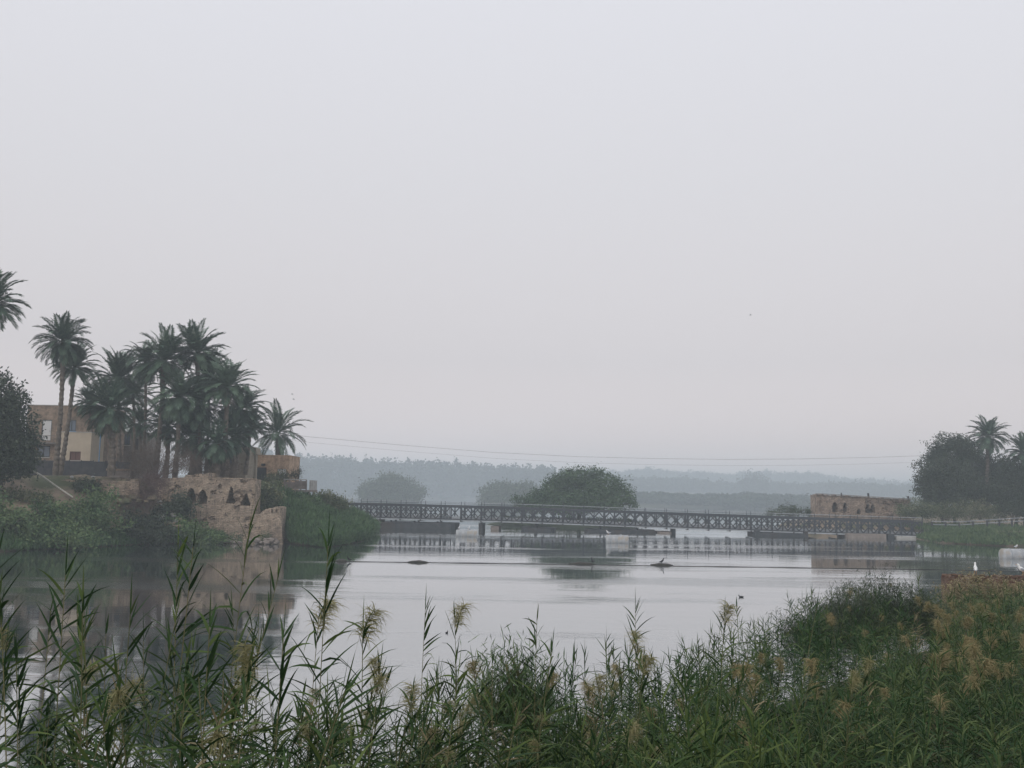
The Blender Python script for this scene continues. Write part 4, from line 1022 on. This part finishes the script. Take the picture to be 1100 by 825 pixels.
# pontoons and piers
def pont(name, p0, p1, z0, z1, m, y0=-1.0, y1=6.0, bow=0.5):
    x0, x1 = bx(p0) - XB0, bx(p1) - XB0; mb = MB()
    b = min(bow, (x1 - x0) * .2)
    pts = [(x0 + b, y0), (x1 - b, y0), (x1, y0 + b), (x1, y1 - b), (x1 - b, y1), (x0 + b, y1), (x0, y1 - b), (x0, y0 + b)]
    n = len(pts); mb.v = [(p[0], p[1], z0) for p in pts] + [(p[0], p[1], z1) for p in pts]
    mb.f = [(i, (i + 1) % n, n + (i + 1) % n, n + i) for i in range(n)] + [tuple(range(n - 1, -1, -1)), tuple(range(n, 2 * n))]
    return mb.build(name, m, bridge)
pont('pontoon', 408, 489, -.5, .95, M_pontoon); pont('pier', 403, 408, -.5, 1.5, M_conc, 0.4, 4.2, .05)
pont('pier', 514, 518.5, -.5, 1.0, M_pontoon, 0.3, 4.3, .05); pont('pier', 527, 536, -.5, .6, M_concbr, .2, 4.4, .1)
pont('pontoon', 560, 596, -.5, .45, M_pontoon); pont('pontoon', 628, 704, -.4, .42, M_pontoon, -2.2, 6); pont('pontoon', 706, 721, -.4, .26, M_concbr, -1, 5)
pont('pier', 722, 726, -.5, .9, M_pontoon, 0.3, 4.3, .05); pont('pontoon', 808, 866, -.5, .42, M_pontoon, -2.0, 6)
pont('pier', 809, 814, -.5, .85, M_pontoon, -2.2, -1.0, .05); pont('pier', 861, 865, -.5, .8, M_pontoon, -2.2, -1, .05)
pont('abutment', 907, 949, -.5, .62, M_concbr, -1.6, 5.5, .1); pont('pier', 951, 958, -.5, .65, M_pontoon, -1.3, 5, .05); pont('abutment', 960, 988, -.5, .34, M_conc, -1.6, 5.5, .1)
for a_, b_ in ((420, .951), (445, .951), (470, .951), (575, .451), (645, .421), (685, .421)):
    x = bx(a_) - XB0; mb = MB(); zt_ = ztop(bx(a_)) - HT - .3
    if zt_ > b_ + .1:
        for yy in (0.3, 4.3): mb.box(x - .15, x + .15, yy - .15, yy + .15, b_, zt_)
        mb.build('bearing_post', M_steel, bridge)
# approach railing on the right bank
t = empty('approach_railing', (B_.x, B_.y, 2.6), 'dark post and rail railing on the right bank beyond the bridge end', 'railing')
rp = [P(px, py, 164) for px, py in ((1001, 560), (1030, 560.5), (1060, 558.5), (1100, 556), (1160, 551))]
o0 = Vector(t.location); mr = MB(); AP = shared('post', lambda q: q.box(-.13, .13, -.1, .1, -1.8, -.08), M_steel)
for a, b in zip(rp[:-1], rp[1:]):
    mr.bar(a - o0, b - o0, 0.11); mr.bar(a - o0 - Vector((0, 0, .5)), b - o0 - Vector((0, 0, .5)), 0.12)
    n = int((b - a).length / 1.5)
    for i in range(n):
        q = a.lerp(b, i / n) - o0; link('post', AP, None, t, loc=q)
mr.build('rail', M_steelgrey, t)
# ------------------------------------------------------------------ floating steel tanks
def tank(label, px0, px1, pyc, D, r, yaw=0.0, m=M_white):
    c = P((px0 + px1) / 2, pyc, D); L = (px1 - px0) * D / F; t = empty('floating_tank', (c.x, D, r * .45), label, 'tank'); t.rotation_euler.z = yaw
    mb = MB(); prof = [(-L / 2 - .0, r * .3), (-L / 2 + .02, r * .9), (-L / 2 + .12, r)] + [(-L / 2 + .12 + (L - .24) * i / 6, r) for i in range(1, 7)] + [(L / 2 - .02, r * .9), (L / 2, r * .3)]
    mb.tube([(x, 0, 0) for x, _ in prof], [q for _, q in prof], 28); mb.build('shell', m, t, smooth=True)
    for x in (-L * .3, 0, L * .3):
        b = MB(); b.tube([(x - .05, 0, 0), (x - .049, 0, 0), (x + .049, 0, 0), (x + .05, 0, 0)], [r, r + .035, r + .035, r], 28, cap=False); b.build('hoop', M_steelgrey, t, smooth=False)
    b = MB(); b.tube([(L * .15, 0, r - .02), (L * .15, 0, r + .10)], 0.16, 12); b.build('hatch', M_steelgrey, t)
    return t
tank('pale cylindrical tank floating in front of the bridge left of centre', 490, 513, 570, 141.5, 0.62)
tank('white rusty cylindrical tank afloat below the island tree with a gull on it', 651, 675, 578, 130, 0.66, -0.05)
tank('large grey cylindrical tank afloat at the right picture edge', 1075, 1118, 593, 110, 0.68, 0.06)
# ------------------------------------------------------------------ birds
def ring_body(prof, k=12):
    """prof: (x, z, rx_vertical, r_side) along the spine"""
    V = []; Fc = []; n = len(prof)
    for i, (x, z, rv, rs) in enumerate(prof):
        x0, z0 = prof[max(i - 1, 0)][:2]; x1, z1 = prof[min(i + 1, n - 1)][:2]; d = Vector((x1 - x0, 0, z1 - z0)).normalized(); up = Vector((-d.z, 0, d.x))
        for j in range(k):
            a = 2 * math.pi * j / k; V.append(Vector((x, 0, z)) + up * (rv * math.sin(a)) + Vector((0, 1, 0)) * (rs * math.cos(a)))
    for i in range(n - 1):
        for j in range(k): Fc.append((i * k + j, i * k + (j + 1) % k, (i + 1) * k + (j + 1) % k, (i + 1) * k + j))
    Fc.append(tuple(range(k - 1, -1, -1))); Fc.append(tuple((n - 1) * k + j for j in range(k)))
    mb = MB(); mb.v = [tuple(v) for v in V]; mb.f = Fc; return mb
def gull(label, loc, yaw, s=1.0, body=M_gull, wing=M_gullgrey, upright=0.35, name='gull', beak=M_beak, group='gulls resting over the river'):
    t = empty(name, loc, label, 'bird', group); t.rotation_euler.z = yaw; t.scale = (s,) * 3
    u = upright; h = 0.12
    prof = [(-.24, h + .05, .012, .02), (-.18, h + .06, .03, .045), (-.10, h + .07, .065, .07), (0, h + .09 + u * .02, .088, .085), (.08, h + .12 + u * .05, .085, .078), (.135, h + .17 + u * .06, .058, .052), (.155, h + .225 + u * .08, .043, .04), (.17, h + .265 + u * .08, .05, .044), (.195, h + .285 + u * .08, .042, .038), (.225, h + .283 + u * .08, .016, .016)]
    ring_body(prof).build('body', body, t, smooth=True)
    b = MB(); b.tube([(.222, 0, h + .283 + u * .08), (.255, 0, h + .278 + u * .08), (.28, 0, h + .268 + u * .08)], [.014, .010, .003], 6); b.build('beak', beak, t)
    for sg in (1, -1):
        w_ = ring_body([(-.30, h + .055, .006, .004), (-.2, h + .08, .03, .012), (-.08, h + .105, .055, .018), (.03, h + .13, .055, .018), (.08, h + .14, .02, .008)], 8)
        w_.v = [(x, y + sg * .078, z) for x, y, z in w_.v]; w_.build('wing', wing, t, smooth=True)
        l_ = MB(); l_.tube([(0, sg * .035, h + .03), (-.01, sg * .035, .06), (0, sg * .035, 0.006)], [.012, .008, .007], 6); l_.box(-.01, .06, sg * .035 - .02, sg * .035 + .02, .002, .01); l_.build('leg', beak, t)
    return t
# ------------------------------------------------------------------ near brick wall at right
WZ = 2.5; D0 = 46.0
wt = empty('brick_wall', (XX(1018), D0, 0), 'crumbling red brick wall end at the right edge, two gulls on top', 'wall'); ox = XX(1018); oz = 0
topw = P(1060, 619, 46).z
ruin_wall('wall', M_wallred, ox, 0, D0, XX(1018), XX(1018) + 11, lambda x: topw - 0.08, -0.8, 0.9, [], wt, res=0.09, seed=11, rough=0.14, missing=0.16)
mb = MB()
for i in range(190):
    x = R.uniform(0, 10.8); y = R.uniform(0.0, .8); s_ = R.uniform(.06, .12)
    Mx = Matrix.Translation((x, y, topw - 0.05 + R.uniform(-.04, .06))) @ Matrix.Rotation(R.uniform(0, 3), 4, 'Z') @ Matrix.Rotation(R.uniform(-.5, .5), 4, 'X')
    mb.box(-s_, s_, -s_ * .5, s_ * .5, -s_ * .35, s_ * .35, Mx)
mb.build('loose_bricks', M_wallred, wt)
gull('white gull standing on the brick wall near its left end', (P(1048, 616, 46.4).x, 46.4, topw + .06), 1.2, 1.0, upright=1.0)
gull('white gull on the brick wall at the right picture edge', (P(1099, 620, 46.4).x, 46.4, topw + .06), 2.6, 1.05)
gull('small white gull sitting on the large grey tank at the right edge', (P(1092, 590, 110).x, 110.1, 0.68 * 1.45 + .03), 0.3, 0.9)
gull('white gull on the left end of the rusty white tank', (P(653.5, 578, 130).x, 130.0, 0.66 * 1.45 + .03), 2.9, 1.2)
gull('white gull on the top of the tank left of the bridge centre', (P(503, 570, 141.5).x, 141.5, 0.62 * 1.45 + .02), 0.2, 1.0)
gull('white gull on the left end of the tank left of the bridge centre', (P(493, 570, 141.5).x, 141.5, 0.62 * 1.45 + .02), 1.2, 1.0)
# ------------------------------------------------------------------ boom rope with logs, cormorants, ducks
def floaty(label, px0, px1, py, D, r, bumps=0, name='floating_log'):
    c = P((px0 + px1) / 2, py, D); L = (px1 - px0) * D / F; t = MB(); n = 9; pts = []; rr = []
    for i in range(n):
        u = i / (n - 1); pts.append(((u - .5) * L, 0.05 * math.sin(u * 5 + px0), 0.03 + 0.05 * math.sin(u * 3.1))); rr.append(r * (0.25 + math.sin(math.pi * min(1, max(.03, u))) ** .7 * .85) * (1 + .12 * math.sin(u * 17 + px0)))
    t.tube(pts, rr, 10)
    o = t.build(name, M_log, smooth=True); o.location = (c.x, D, 0.0)
    return tag(o, label, 'log', 'logs caught on the floating rope')
def boomD(px): return G(px, interp(px, [370, 540, 711, 1000, 1100], [603.5, 605.5, 607.5, 612, 614])).y
rope = MB(); pts = []
for i in range(70):
    px = 352 + i * 11; q = G(px, interp(px, [352, 540, 711, 1000, 1130], [603, 605.5, 608, 612, 614.5])); pts.append((q.x, q.y, 0.015 + 0.01 * math.sin(i)))
rope.tube(pts, 0.026, 6); tag(rope.build('floating_rope', M_rope), 'thin dark floating rope line stretched across the river', 'rope')
floaty('dark floating log at the left end of the rope, beside the reed slope', 360, 373, 603, boomD(368), .16)
floaty('short dark log floating on the rope left of centre', 438, 460, 604.5, boomD(450), .11)
floaty('longer dark log on the rope below the island tree with a bird on it', 611, 640, 607, boomD(627), .14)
floaty('dark spindle-shaped log on the rope right of centre with a bird upright on it', 699, 723, 608, boomD(711), .12)
def cormorant(label, px, D, z=0.14, s=1.0, yaw=0.4):
    return gull(label, (P(px, 600, D).x, D, z), yaw, s, M_blackbird, M_blackbird, 1.6, 'cormorant', M_blackbird, 'black birds on the floating logs')
cormorant('black bird on the log right of centre', 711, boomD(711), .12, .95)
cormorant('black bird at the right end of the log below the island tree', 636.5, boomD(627), .11, .9, 2.0)
cormorant('black bird on the log at the left end of the rope', 375, boomD(372), .02, .8, 3.0)
def duck(label, px, py, s=1.0, yaw=0.0):
    q = G(px, py); t = empty('duck', (q.x, q.y, 0), label, 'bird', 'ducks swimming in midstream'); t.rotation_euler.z = yaw; t.scale = (s,) * 3
    ring_body([(-.28, .09, .01, .02), (-.2, .06, .05, .07), (-.05, .03, .10, .11), (.10, .04, .09, .09), (.17, .10, .045, .045), (.19, .17, .04, .035), (.215, .2, .04, .035), (.24, .2, .02, .02)], 10).build('body', M_blackbird, t, smooth=True)
    b = MB(); b.tube([(.235, 0, .2), (.30, 0, .185)], [.016, .01], 6); b.build('beak', M_log, t)
duck('small dark duck swimming alone at right of centre', 796, 641.5, .6, 2.9)
duck('tiny dark duck swimming near the tops of the middle reeds', 480, 680, 0.42, 1.2)
# distant birds in flight
for i, (px, py, D) in enumerate(((314, 423.5, 150), (315.5, 429, 152), (806, 338.5, 160))):
    q = P(px, py, D); t = empty('flying_bird', q, ['upper of two tiny birds flying right of the palms', 'lower of two tiny birds flying right of the palms', 'tiny lone bird high in the sky at right'][i], 'bird')
    ring_body([(-.2, 0, .01, .03), (-.08, 0, .04, .04), (.08, .01, .045, .045), (.18, .02, .02, .02)], 8).build('body', M_gullgrey, t, smooth=True)
    for sg in (1, -1):
        b = MB(); b.quad((.08, sg * .03, .02), (.05, sg * .3, .1), (-.06, sg * .3, .1), (-.08, sg * .03, .02)); b.quad((.05, sg * .3, .1), (-.05, sg * .55, .04), (-.09, sg * .52, .04), (-.06, sg * .3, .1)); b.build('wing', M_gullgrey, t)
# ------------------------------------------------------------------ power line
def pole(label, px, py, D, zb):
    a = P(px, py, D); t = empty('utility_pole', (a.x, D, zb), label, 'pole'); mb = MB(); h = a.z - zb + .4
    mb.tube([(0, 0, -.5), (0, 0, h)], [.17, .10], 8); mb.build('mast', M_pale, t)
    mb = MB(); mb.box(-.06, .06, -1.0, 1.0, h - .5, h - .38); mb.box(-.06, .06, -.6, .6, h - 1.6, h - 1.48); mb.build('crossarm', M_steel, t)
    return a
DP0, DP1 = 190, 205
a1, a2 = pole('utility pole hidden among the left palms carrying the wires', 262, 461, DP0, 8), pole('utility pole among the right bank trees carrying the wires', 1052, 489, DP1, 3)
for wlab, off, offr in (('upper power wire sagging across the sky over the river', 0, 0), ('lower power wire sagging across the sky over the river', 6.0, 7.0)):
    S = [(262, 461), (330, 469), (430, 478), (530, 486), (620, 490.5), (700, 492.5), (780, 493.5), (860, 493), (930, 491.5), (1052, 487.5)]
    pts = [P(px, py + lerp(off, offr, (px - 262) / 790), lerp(DP0, DP1, (px - 262) / 790)) for px, py in S]
    mb = MB(); mb.tube(pts, 0.032 if off == 0 else 0.018, 5); tag(mb.build('power_wire', M_wire), wlab, 'wire', 'power wires over the river')

# ------------------------------------------------------------------ foreground reeds
def blade(V, Q, p, d, L, w, droop, roll, n=5, rng=None):
    """one lanceolate leaf with a shallow fold"""
    d = np.array(d, float); d /= np.linalg.norm(d)
    side = np.cross(d, [0, 0, 1.0]); ns = np.linalg.norm(side); side = side / ns if ns > 1e-3 else np.array([1.0, 0, 0])
    up = np.cross(side, d); side = side * math.cos(roll) + up * math.sin(roll)
    prof = [0.45, 1.0, 0.95, 0.72, 0.42, 0.03] if n == 5 else [0.5, 1.0, 0.6, 0.03]
    k = len(V); p = np.array(p, float)
    for i in range(n + 1):
        V.append(p - side * w * prof[i] * .5); V.append(p + side * w * prof[i] * .5)
        d = d + np.array([0, 0, -droop / n * (0.4 + 1.2 * i / n)]); d /= np.linalg.norm(d); p = p + d * L / n
    for i in range(n): Q.append((k + 2 * i, k + 2 * i + 1, k + 2 * i + 3, k + 2 * i + 2))
def plume_np(seed, s=1.0):
    """nodding panicle: many fine drooping branchlets"""
    rng = np.random.default_rng(seed); V, Q = [], []
    az0 = rng.uniform(0, 6.28); ax = np.array([math.cos(az0), math.sin(az0), 0])
    for i in range(170):
        u = rng.random() ** 0.7; base = np.array([0, 0, -0.08 * s + u * 0.24 * s]) + ax * (u ** 2) * 0.10 * s
        a = rng.uniform(0, 6.28); d = np.array([math.cos(a), math.sin(a), 0]) * rng.uniform(.5, 1.1) + ax * 0.45 + np.array([0, 0, rng.uniform(.1, 1.0)])
        blade(V, Q, base, d, 0.185 * s * rng.uniform(.5, 1.3), 0.0062 * s * rng.uniform(.7, 1.5), 1.2 + rng.random() * 2.4, rng.uniform(0, 3.1), 5)
    return np.array(V), np.array(Q)
def reed_np(seed, H=3.4, nl=22, ll=0.48, lw=0.030, start=0.25, plane=None, one_side=0.0, n=5, droopk=1.0, spread=1.0):
    rng = np.random.default_rng(seed); V, Q = [], []; az = plane if plane is not None else rng.uniform(0, 6.28)
    lx, ly = rng.normal() * 0.05, rng.normal() * 0.04
    def sp(u): return np.array([lx * H * u * u, ly * H * u * u, H * u])
    for j in range(nl):
        u = start + (1 - start) * (j / (nl - 1)) ** 0.8; s = 1 if j % 2 else -1
        if one_side and rng.random() < one_side: s = 1
        a = az + (0 if s > 0 else math.pi) + rng.normal() * 0.6
        top = max(0, (u - 0.8) / 0.2)
        el = (0.62 + 0.55 * top + rng.normal() * 0.27) / spread
        L = ll * (0.75 + 0.4 * math.sin(math.pi * min(1, (u - start) / (1 - start) * .8 + .1))) * rng.uniform(.75, 1.15) * (1 - 0.35 * top)
        d = (math.cos(a) * math.cos(el), math.sin(a) * math.cos(el), math.sin(el))
        kink = rng.random() < 0.2
        blade(V, Q, sp(u), d, L, lw * rng.uniform(.75, 1.2), (rng.uniform(.15, .9) if not kink else rng.uniform(1.6, 2.8)) * (1 - .5 * top) * droopk, rng.uniform(-1.2, 1.2), n)
    # pointed top spear
    blade(V, Q, sp(1.0), (lx, ly, 1), ll * .7, lw * .5, .15, rng.uniform(0, 3), n)
    return np.array(V), np.array(Q), sp
def stem_mesh(sp, H, r=0.0062):
    mb = MB(); pts = [tuple(sp(u)) for u in np.linspace(-0.05, 1.0, 9)]; mb.tube(pts, [r * (1.15 - .7 * i / 8) for i in range(9)], 5)
    m = mb.mesh('stem'); m.materials.append(M_stem); return m
NV = 16; RV = []
for i in range(NV):
    pl = [0.15, -0.2, 0.5, 2.9, 0.0, 0.3][i % 6]
    V, Q, sp = reed_np(500 + i, nl=38 + i % 4 * 3, ll=0.33 + 0.04 * (i % 3), lw=0.020, start=0.3, plane=pl, one_side=[0.0, 0.7, 0.25, 0.5][i % 4], droopk=0.8 + .3 * (i % 3))
    me = qmesh('leaves', V, Q); me.materials.append(M_reed); RV.append((me, stem_mesh(sp, 3.4), sp(1.0)))
DRYV = []
for me_, _, _ in RV:
    d_ = me_.copy(); d_.materials.clear(); d_.materials.append(M_straw); DRYV.append(d_)
PLG = []; PLB = []
for i in range(5):
    V, Q = plume_np(700 + i); a = qmesh('plume', V, Q); a.materials.append(M_plume); PLG.append(a); b = a.copy(); b.materials.clear(); b.materials.append(M_plumebr); PLB.append(b)
def reed(px, py, D, var, label, group, plume=None, ps=1.0, yaw=None, lean=(0, 0), leafs=1.0, rnd=R):
    """a reed whose tip stands at the photo position at distance D"""
    me, st, tip = RV[var % NV]; me = DRYV[var % NV] if (plume is None and rnd.random() < .07 and group) else me; T = P(px, py, D); gz = near_z(T.x, D) ; yaw = rnd.uniform(-.5, .5) if yaw is None else yaw
    s = max(0.35, (T.z - gz) / 3.4)
    t = empty('reed', (T.x - lean[0], D - lean[1], gz), label, 'reed', group)
    t.rotation_euler = (-lean[1] / 3.4, math.atan2(lean[0], T.z - gz), yaw if abs(lean[0]) < .01 else 0)
    sx = leafs
    if abs(lean[0]) < .01: k_t = .13 if group else .035; t.rotation_euler.x = rnd.gauss(0, k_t); t.rotation_euler.y = rnd.gauss(0.25 * k_t, k_t)
    l = link('leaves', me, None, t); l.scale = (sx, sx, s); q = link('stem', st, None, t); q.scale = (sx, sx, s)
    if abs(lean[0]) >= .01: l.rotation_euler.z = yaw; q.rotation_euler.z = yaw
    if plume is not None:
        c = link('plume', plume, None, t); c.location = (tip[0] * sx, tip[1] * sx, (tip[2] - .03) * s); c.scale = (ps,) * 3; c.rotation_euler = (0, 0, rnd.uniform(0, 6.28))
        if abs(lean[0]) >= .01: c.location = (0, 0, c.location.z)
    return t
# --- reeds that stand out one by one
SP = [
    (3, 596, 6.4, 0, 'broad-leaved reed cut off by the left picture edge', None, 1),
    (40, 640, 6.2, 1, 'wind-swept reed second from the left picture edge', None, 1),
    (73, 618, 7.0, 2, 'upright reed with leaves fanning right above the left waterline reflections', None, 1),
    (106, 640, 6.4, 3, 'reed with long drooping leaves in the left part of the picture', None, 1),
    (128, 655, 7.2, 4, 'slim reed with short leaves between two bushy ones at left', None, 1),
    (150, 655, 6.8, 5, 'dark reed in front of the ruin reflection, left of the yellowish plumes', None, 1),
    (178, 586, 6.8, 6, 'bushy reed with steep bright leaves left of the tallest reed', None, 1),
    (206, 592, 7.4, 7, 'reed leaning close against the tallest reed', None, 1),
    (240, 552, 7.6, 8, 'tallest slender reed reaching up to the ruin foot', None, .8),
    (349, 584, 7.6, 10, 'tall leafy reed standing alone against the open water', None, .85),
    (384, 676, 8.0, 11, 'reed bowed over with a silky drooping plume against the water', PLG[0], 1),
    (330, 664, 8.4, 12, 'reed with a tight golden plume left of the lone tall reed', PLG[1], .9),
    (450, 655, 10.5, 13, 'thin reed with feathery tip right of the bowed plume reed', None, .9),
    (500, 664, 11, 14, 'slender reed with nodding tip left of the feathery bush', PLG[2], .8),
    (572, 664, 11, 15, 'arching reed with leaves blown left above the feathery bush', None, .9),
    (685, 655, 13.5, 2, 'pale thin reed left of the big golden plume', None, .9),
    (700, 690, 13, 3, 'reed carrying a large drooping golden plume in midstream view', PLG[3], .9),
    (762, 660, 13, 4, 'reed with plume and wide spread top leaves right of centre', PLG[4], .9),
    (835, 648, 14, 5, 'dark reed with three spreading top leaves right of centre', None, .9)]
for px, py, D, v, lb, pl, lf in SP:
    reed(px, py, D, v, lb, None, pl, 1.0 if pl is not None else 1, leafs=lf)
reed(288, 612, 7.4, 9, 'thin reed leaning strongly right across the open water', None, lean=(0.62, 0), leafs=.85)
# --- clusters
def scatter(n, xr, toprange, Dr, label, group, pl=(), plf=0.0, seed=1, leafs=(.8, 1.0), ps=(0.5, .8)):
    rr = random.Random(seed)
    for i in range(n):
        px = rr.uniform(*xr); t0, t1 = toprange(px); py = t0 + (t1 - t0) * rr.random() ** 0.8; D = rr.uniform(*Dr)
        has = rr.random() < plf
        reed(px, py, D, rr.randrange(NV), label[1] if has else label[0], group, rr.choice(pl) if has else None, rr.uniform(*ps), leafs=rr.uniform(*leafs), rnd=rr)
scatter(68, (-15, 300), lambda x: (655, 800), (5.6, 9.5), ('green reed among the crowded left foreground reeds', 'plumed reed among the crowded left foreground reeds'), 'left foreground reeds', PLG, .26, 11)
scatter(60, (280, 480), lambda x: (interp(x, [280, 480], [700, 735]), 810), (6.5, 10.5), ('green reed in the foreground below the lone tall reed', 'plumed reed in the foreground below the lone tall reed'), 'centre left foreground reeds', PLG, .18, 12)
scatter(62, (440, 700), lambda x: (interp(x, [440, 560, 620, 700], [715, 700, 715, 700]), 800), (9.5, 13), ('green reed in the middle foreground around the feathery bush', 'plumed reed in the middle foreground around the feathery bush'), 'middle foreground reeds', PLG + PLB, .18, 13)
scatter(64, (640, 900), lambda x: (interp(x, [640, 760, 900], [705, 690, 655]), 790), (12, 16), ('green reed in the thicket right of centre', 'brown plumed reed in the thicket right of centre'), 'thicket reeds right of centre', PLB + PLG[:2], .42, 14, ps=(.6, .95))
# --- right thicket: plumed reeds at greater distance (tips as seen)
def right_top(px): return interp(px, [850, 880, 905, 935, 960, 1000, 1015, 1100], [655, 640, 628, 618, 622, 640, 645, 640])
def rscatter(n, xr, yr, Dfn, label, group, plf, seed, pls, leafs=.9, ps=(.55, .9)):
    rr = random.Random(seed)
    for i in range(n):
        px = rr.uniform(*xr); py = max(rr.uniform(*yr), right_top(px) + rr.uniform(0, 14)); D = Dfn(px, py) * rr.uniform(.96, 1.04)
        T = P(px, py, D)
        if T.z < near_z(T.x, D) + 1.0: continue
        has = rr.random() < plf
        reed(px, py, D, rr.randrange(NV), label[1] if has else label[0], group, rr.choice(pls) if has else None, rr.uniform(*ps), leafs=leafs, rnd=rr)
def Dtop(px, py):   # distance at which a 2.7 m high canopy is seen
    r = ray(px, py); z = 2.9; return min(43, CAM.z * 0 + ((z - CAM.z) / r.z) * r.y)
rscatter(34, (870, 1010), (620, 690), Dtop, ('green reed in the hazy-topped stand left of the brick wall', 'brown tufted reed in the stand left of the brick wall'), 'reeds left of the brick wall', .45, 21, PLB)
rscatter(66, (985, 1105), (640, 725), Dtop, ('reed without plume among the tawny ones below the brick wall', 'tawny plumed reed below the brick wall'), 'tawny reeds below the brick wall', .8, 22, PLB, ps=(.8, 1.15))
rscatter(26, (880, 1105), (690, 800), Dtop, ('green reed rising from the dense lower right thicket', 'brown plumed reed in the dense lower right thicket'), 'lower right thicket reeds', .22, 23, PLB)

# --- dense thicket (stuff): thousands of stems nobody could count
def thicket(name, label, pts, variants, m, seed, hs, ksc=(.8, 1.1)):
    rng = np.random.default_rng(seed); parts = []
    for (x, y) in pts:
        V, Q = variants[rng.integers(len(variants))]; a = rng.uniform(0, 6.283); h = hs(x, y) * rng.uniform(.72, 1.08) * (1 + .17 * vnoise(x * .9 + 3, y * .7)) / 2.5; k = rng.uniform(*ksc)
        c, s = math.cos(a) * k, math.sin(a) * k
        W = V @ np.array([[c, s, 0], [-s, c, 0], [0, 0, h]]); sh = rng.normal(size=2) * 0.08
        W[:, 0] += x + W[:, 2] * sh[0]; W[:, 1] += y + W[:, 2] * sh[1]; W[:, 2] += near_z(x, y); parts.append((W, Q))
    V, Q = merge(parts)
    return tag(link(name, qmesh(name, V, Q), m), label=label, cat='reeds', kind='stuff')
TV = []
for i in range(10):
    V, Q, sp = reed_np(900 + i, H=2.5, nl=34, ll=0.42, lw=0.022, start=0.22, n=3, droopk=1.3, spread=1.15); 
    sV, sQ = [], []
    for u in range(4):
        a = sp(u / 4); b = sp((u + 1) / 4); k = len(sV); sV += [a + (-.006, 0, 0), a + (.006, 0, 0), b + (.006, 0, 0), b + (-.006, 0, 0)]; sQ.append((k, k + 1, k + 2, k + 3))
    TV.append(merge([(V, Q), (np.array(sV), np.array(sQ))]))
rng = np.random.default_rng(5); pl = []; pm = []; pr = []
while len(pr) < 2300:
    y = rng.uniform(8.5, 45); xmax = y * 0.56 + 3; x = rng.uniform(-1, xmax)
    if y > shore_y(x) - 0.3: continue
    if x < interp(y, [8, 14, 18, 30, 46], [1.2, -.2, .8, 6.5, 15]): continue
    if rng.random() > interp(y, [8, 14, 24, 46], [1.0, 1.0, .85, .6]) * (1.0 if vnoise(x * .9, y * .8) > -.35 else .25): continue
    pr.append((x, y))
while len(pl) < 300:
    y = rng.uniform(4.6, 11); x = rng.uniform(-y * .55 - 1.5, -y * .06)
    pl.append((x, y))
while len(pm) < 420:
    y = rng.uniform(7.5, 14.5); x = rng.uniform(-y * .12, y * .22 + .5)
    if y > shore_y(x) - .6: continue
    pm.append((x, y))
thicket('reed_thicket', 'dense green reed thicket covering the near bank at lower right', pr, TV, M_reedR, 31, lambda x, y: interp(y, [8, 11, 15, 20, 30, 46], [1.9, 2.0, 2.15, 2.2, 2.1, 1.5]))
thicket('reed_thicket', 'dark low reeds along the bottom left of the picture', pl, TV, M_reed, 32, lambda x, y: interp(y, [4, 6, 8, 11], [1.5, 1.75, 1.9, 2.0]))
thicket('reed_thicket', 'low green reeds along the bottom centre of the picture', pm, TV, M_reed, 33, lambda x, y: interp(y, [7, 10, 14], [1.7, 2.0, 2.1]) * interp(x / y, [-.12, .0, .2], [.85, 1.0, 1.1]))
# feathery shrubs in the thicket
shrub('feathery_shrub', 'fine-leaved feathery green bush in the middle foreground', blobs_px([(550, 728, 24, 30), (530, 755, 34, 25), (575, 755, 34, 22)], 12.2), 4200, 0.07, M_shrub, 401, aspect=.08, shell=.95, twig=M_stem, upward=.5)
shrub('feathery_shrub', 'broad feathery grey-green bush left of the brick wall', blobs_px([(905, 668, 40, 30), (945, 660, 40, 34, 2), (985, 662, 28, 22, 3), (870, 685, 34, 24, -2)], 29), 60000, 0.060, M_feather, 402, aspect=.12, shell=.9, twig=M_stem, upward=.45)
shrub('dry_shrub', 'tawny dry bush covering the face of the brick wall', blobs_px([(1045, 644, 30, 23), (1085, 645, 32, 23), (1065, 664, 40, 18), (1028, 640, 14, 18), (1110, 645, 20, 22)], 43.5), 26000, 0.055, M_straw, 403, aspect=.3, shell=.9, twig=M_dry)
shrub('dry_shrub', 'brown and green tangled bush below the brick wall', blobs_px([(1035, 690, 34, 20), (1080, 690, 36, 22), (1010, 675, 20, 16)], 33), 24000, 0.045, M_mixshrub, 404, aspect=.25, shell=.9, twig=M_dry)

# ------------------------------------------------------------------ haze
hz = MB(); hz.box(-2600, 2600, -150, 3200, -2.2, 68)
hm = bpy.data.materials.new('haze_air'); hm.use_nodes = True; t = hm.node_tree; t.nodes.clear()
o_ = t.nodes.new('ShaderNodeOutputMaterial'); pv = t.nodes.new('ShaderNodeVolumePrincipled')
pv.inputs['Color'].default_value = (0.83, 0.92, 0.985, 1); pv.inputs['Density'].default_value = 0.00086; pv.inputs['Anisotropy'].default_value = 0.2
t.links.new(pv.outputs[0], o_.inputs['Volume'])
tag(hz.build('haze', hm), label='thin grey-blue haze over the river', cat='haze', kind='stuff')
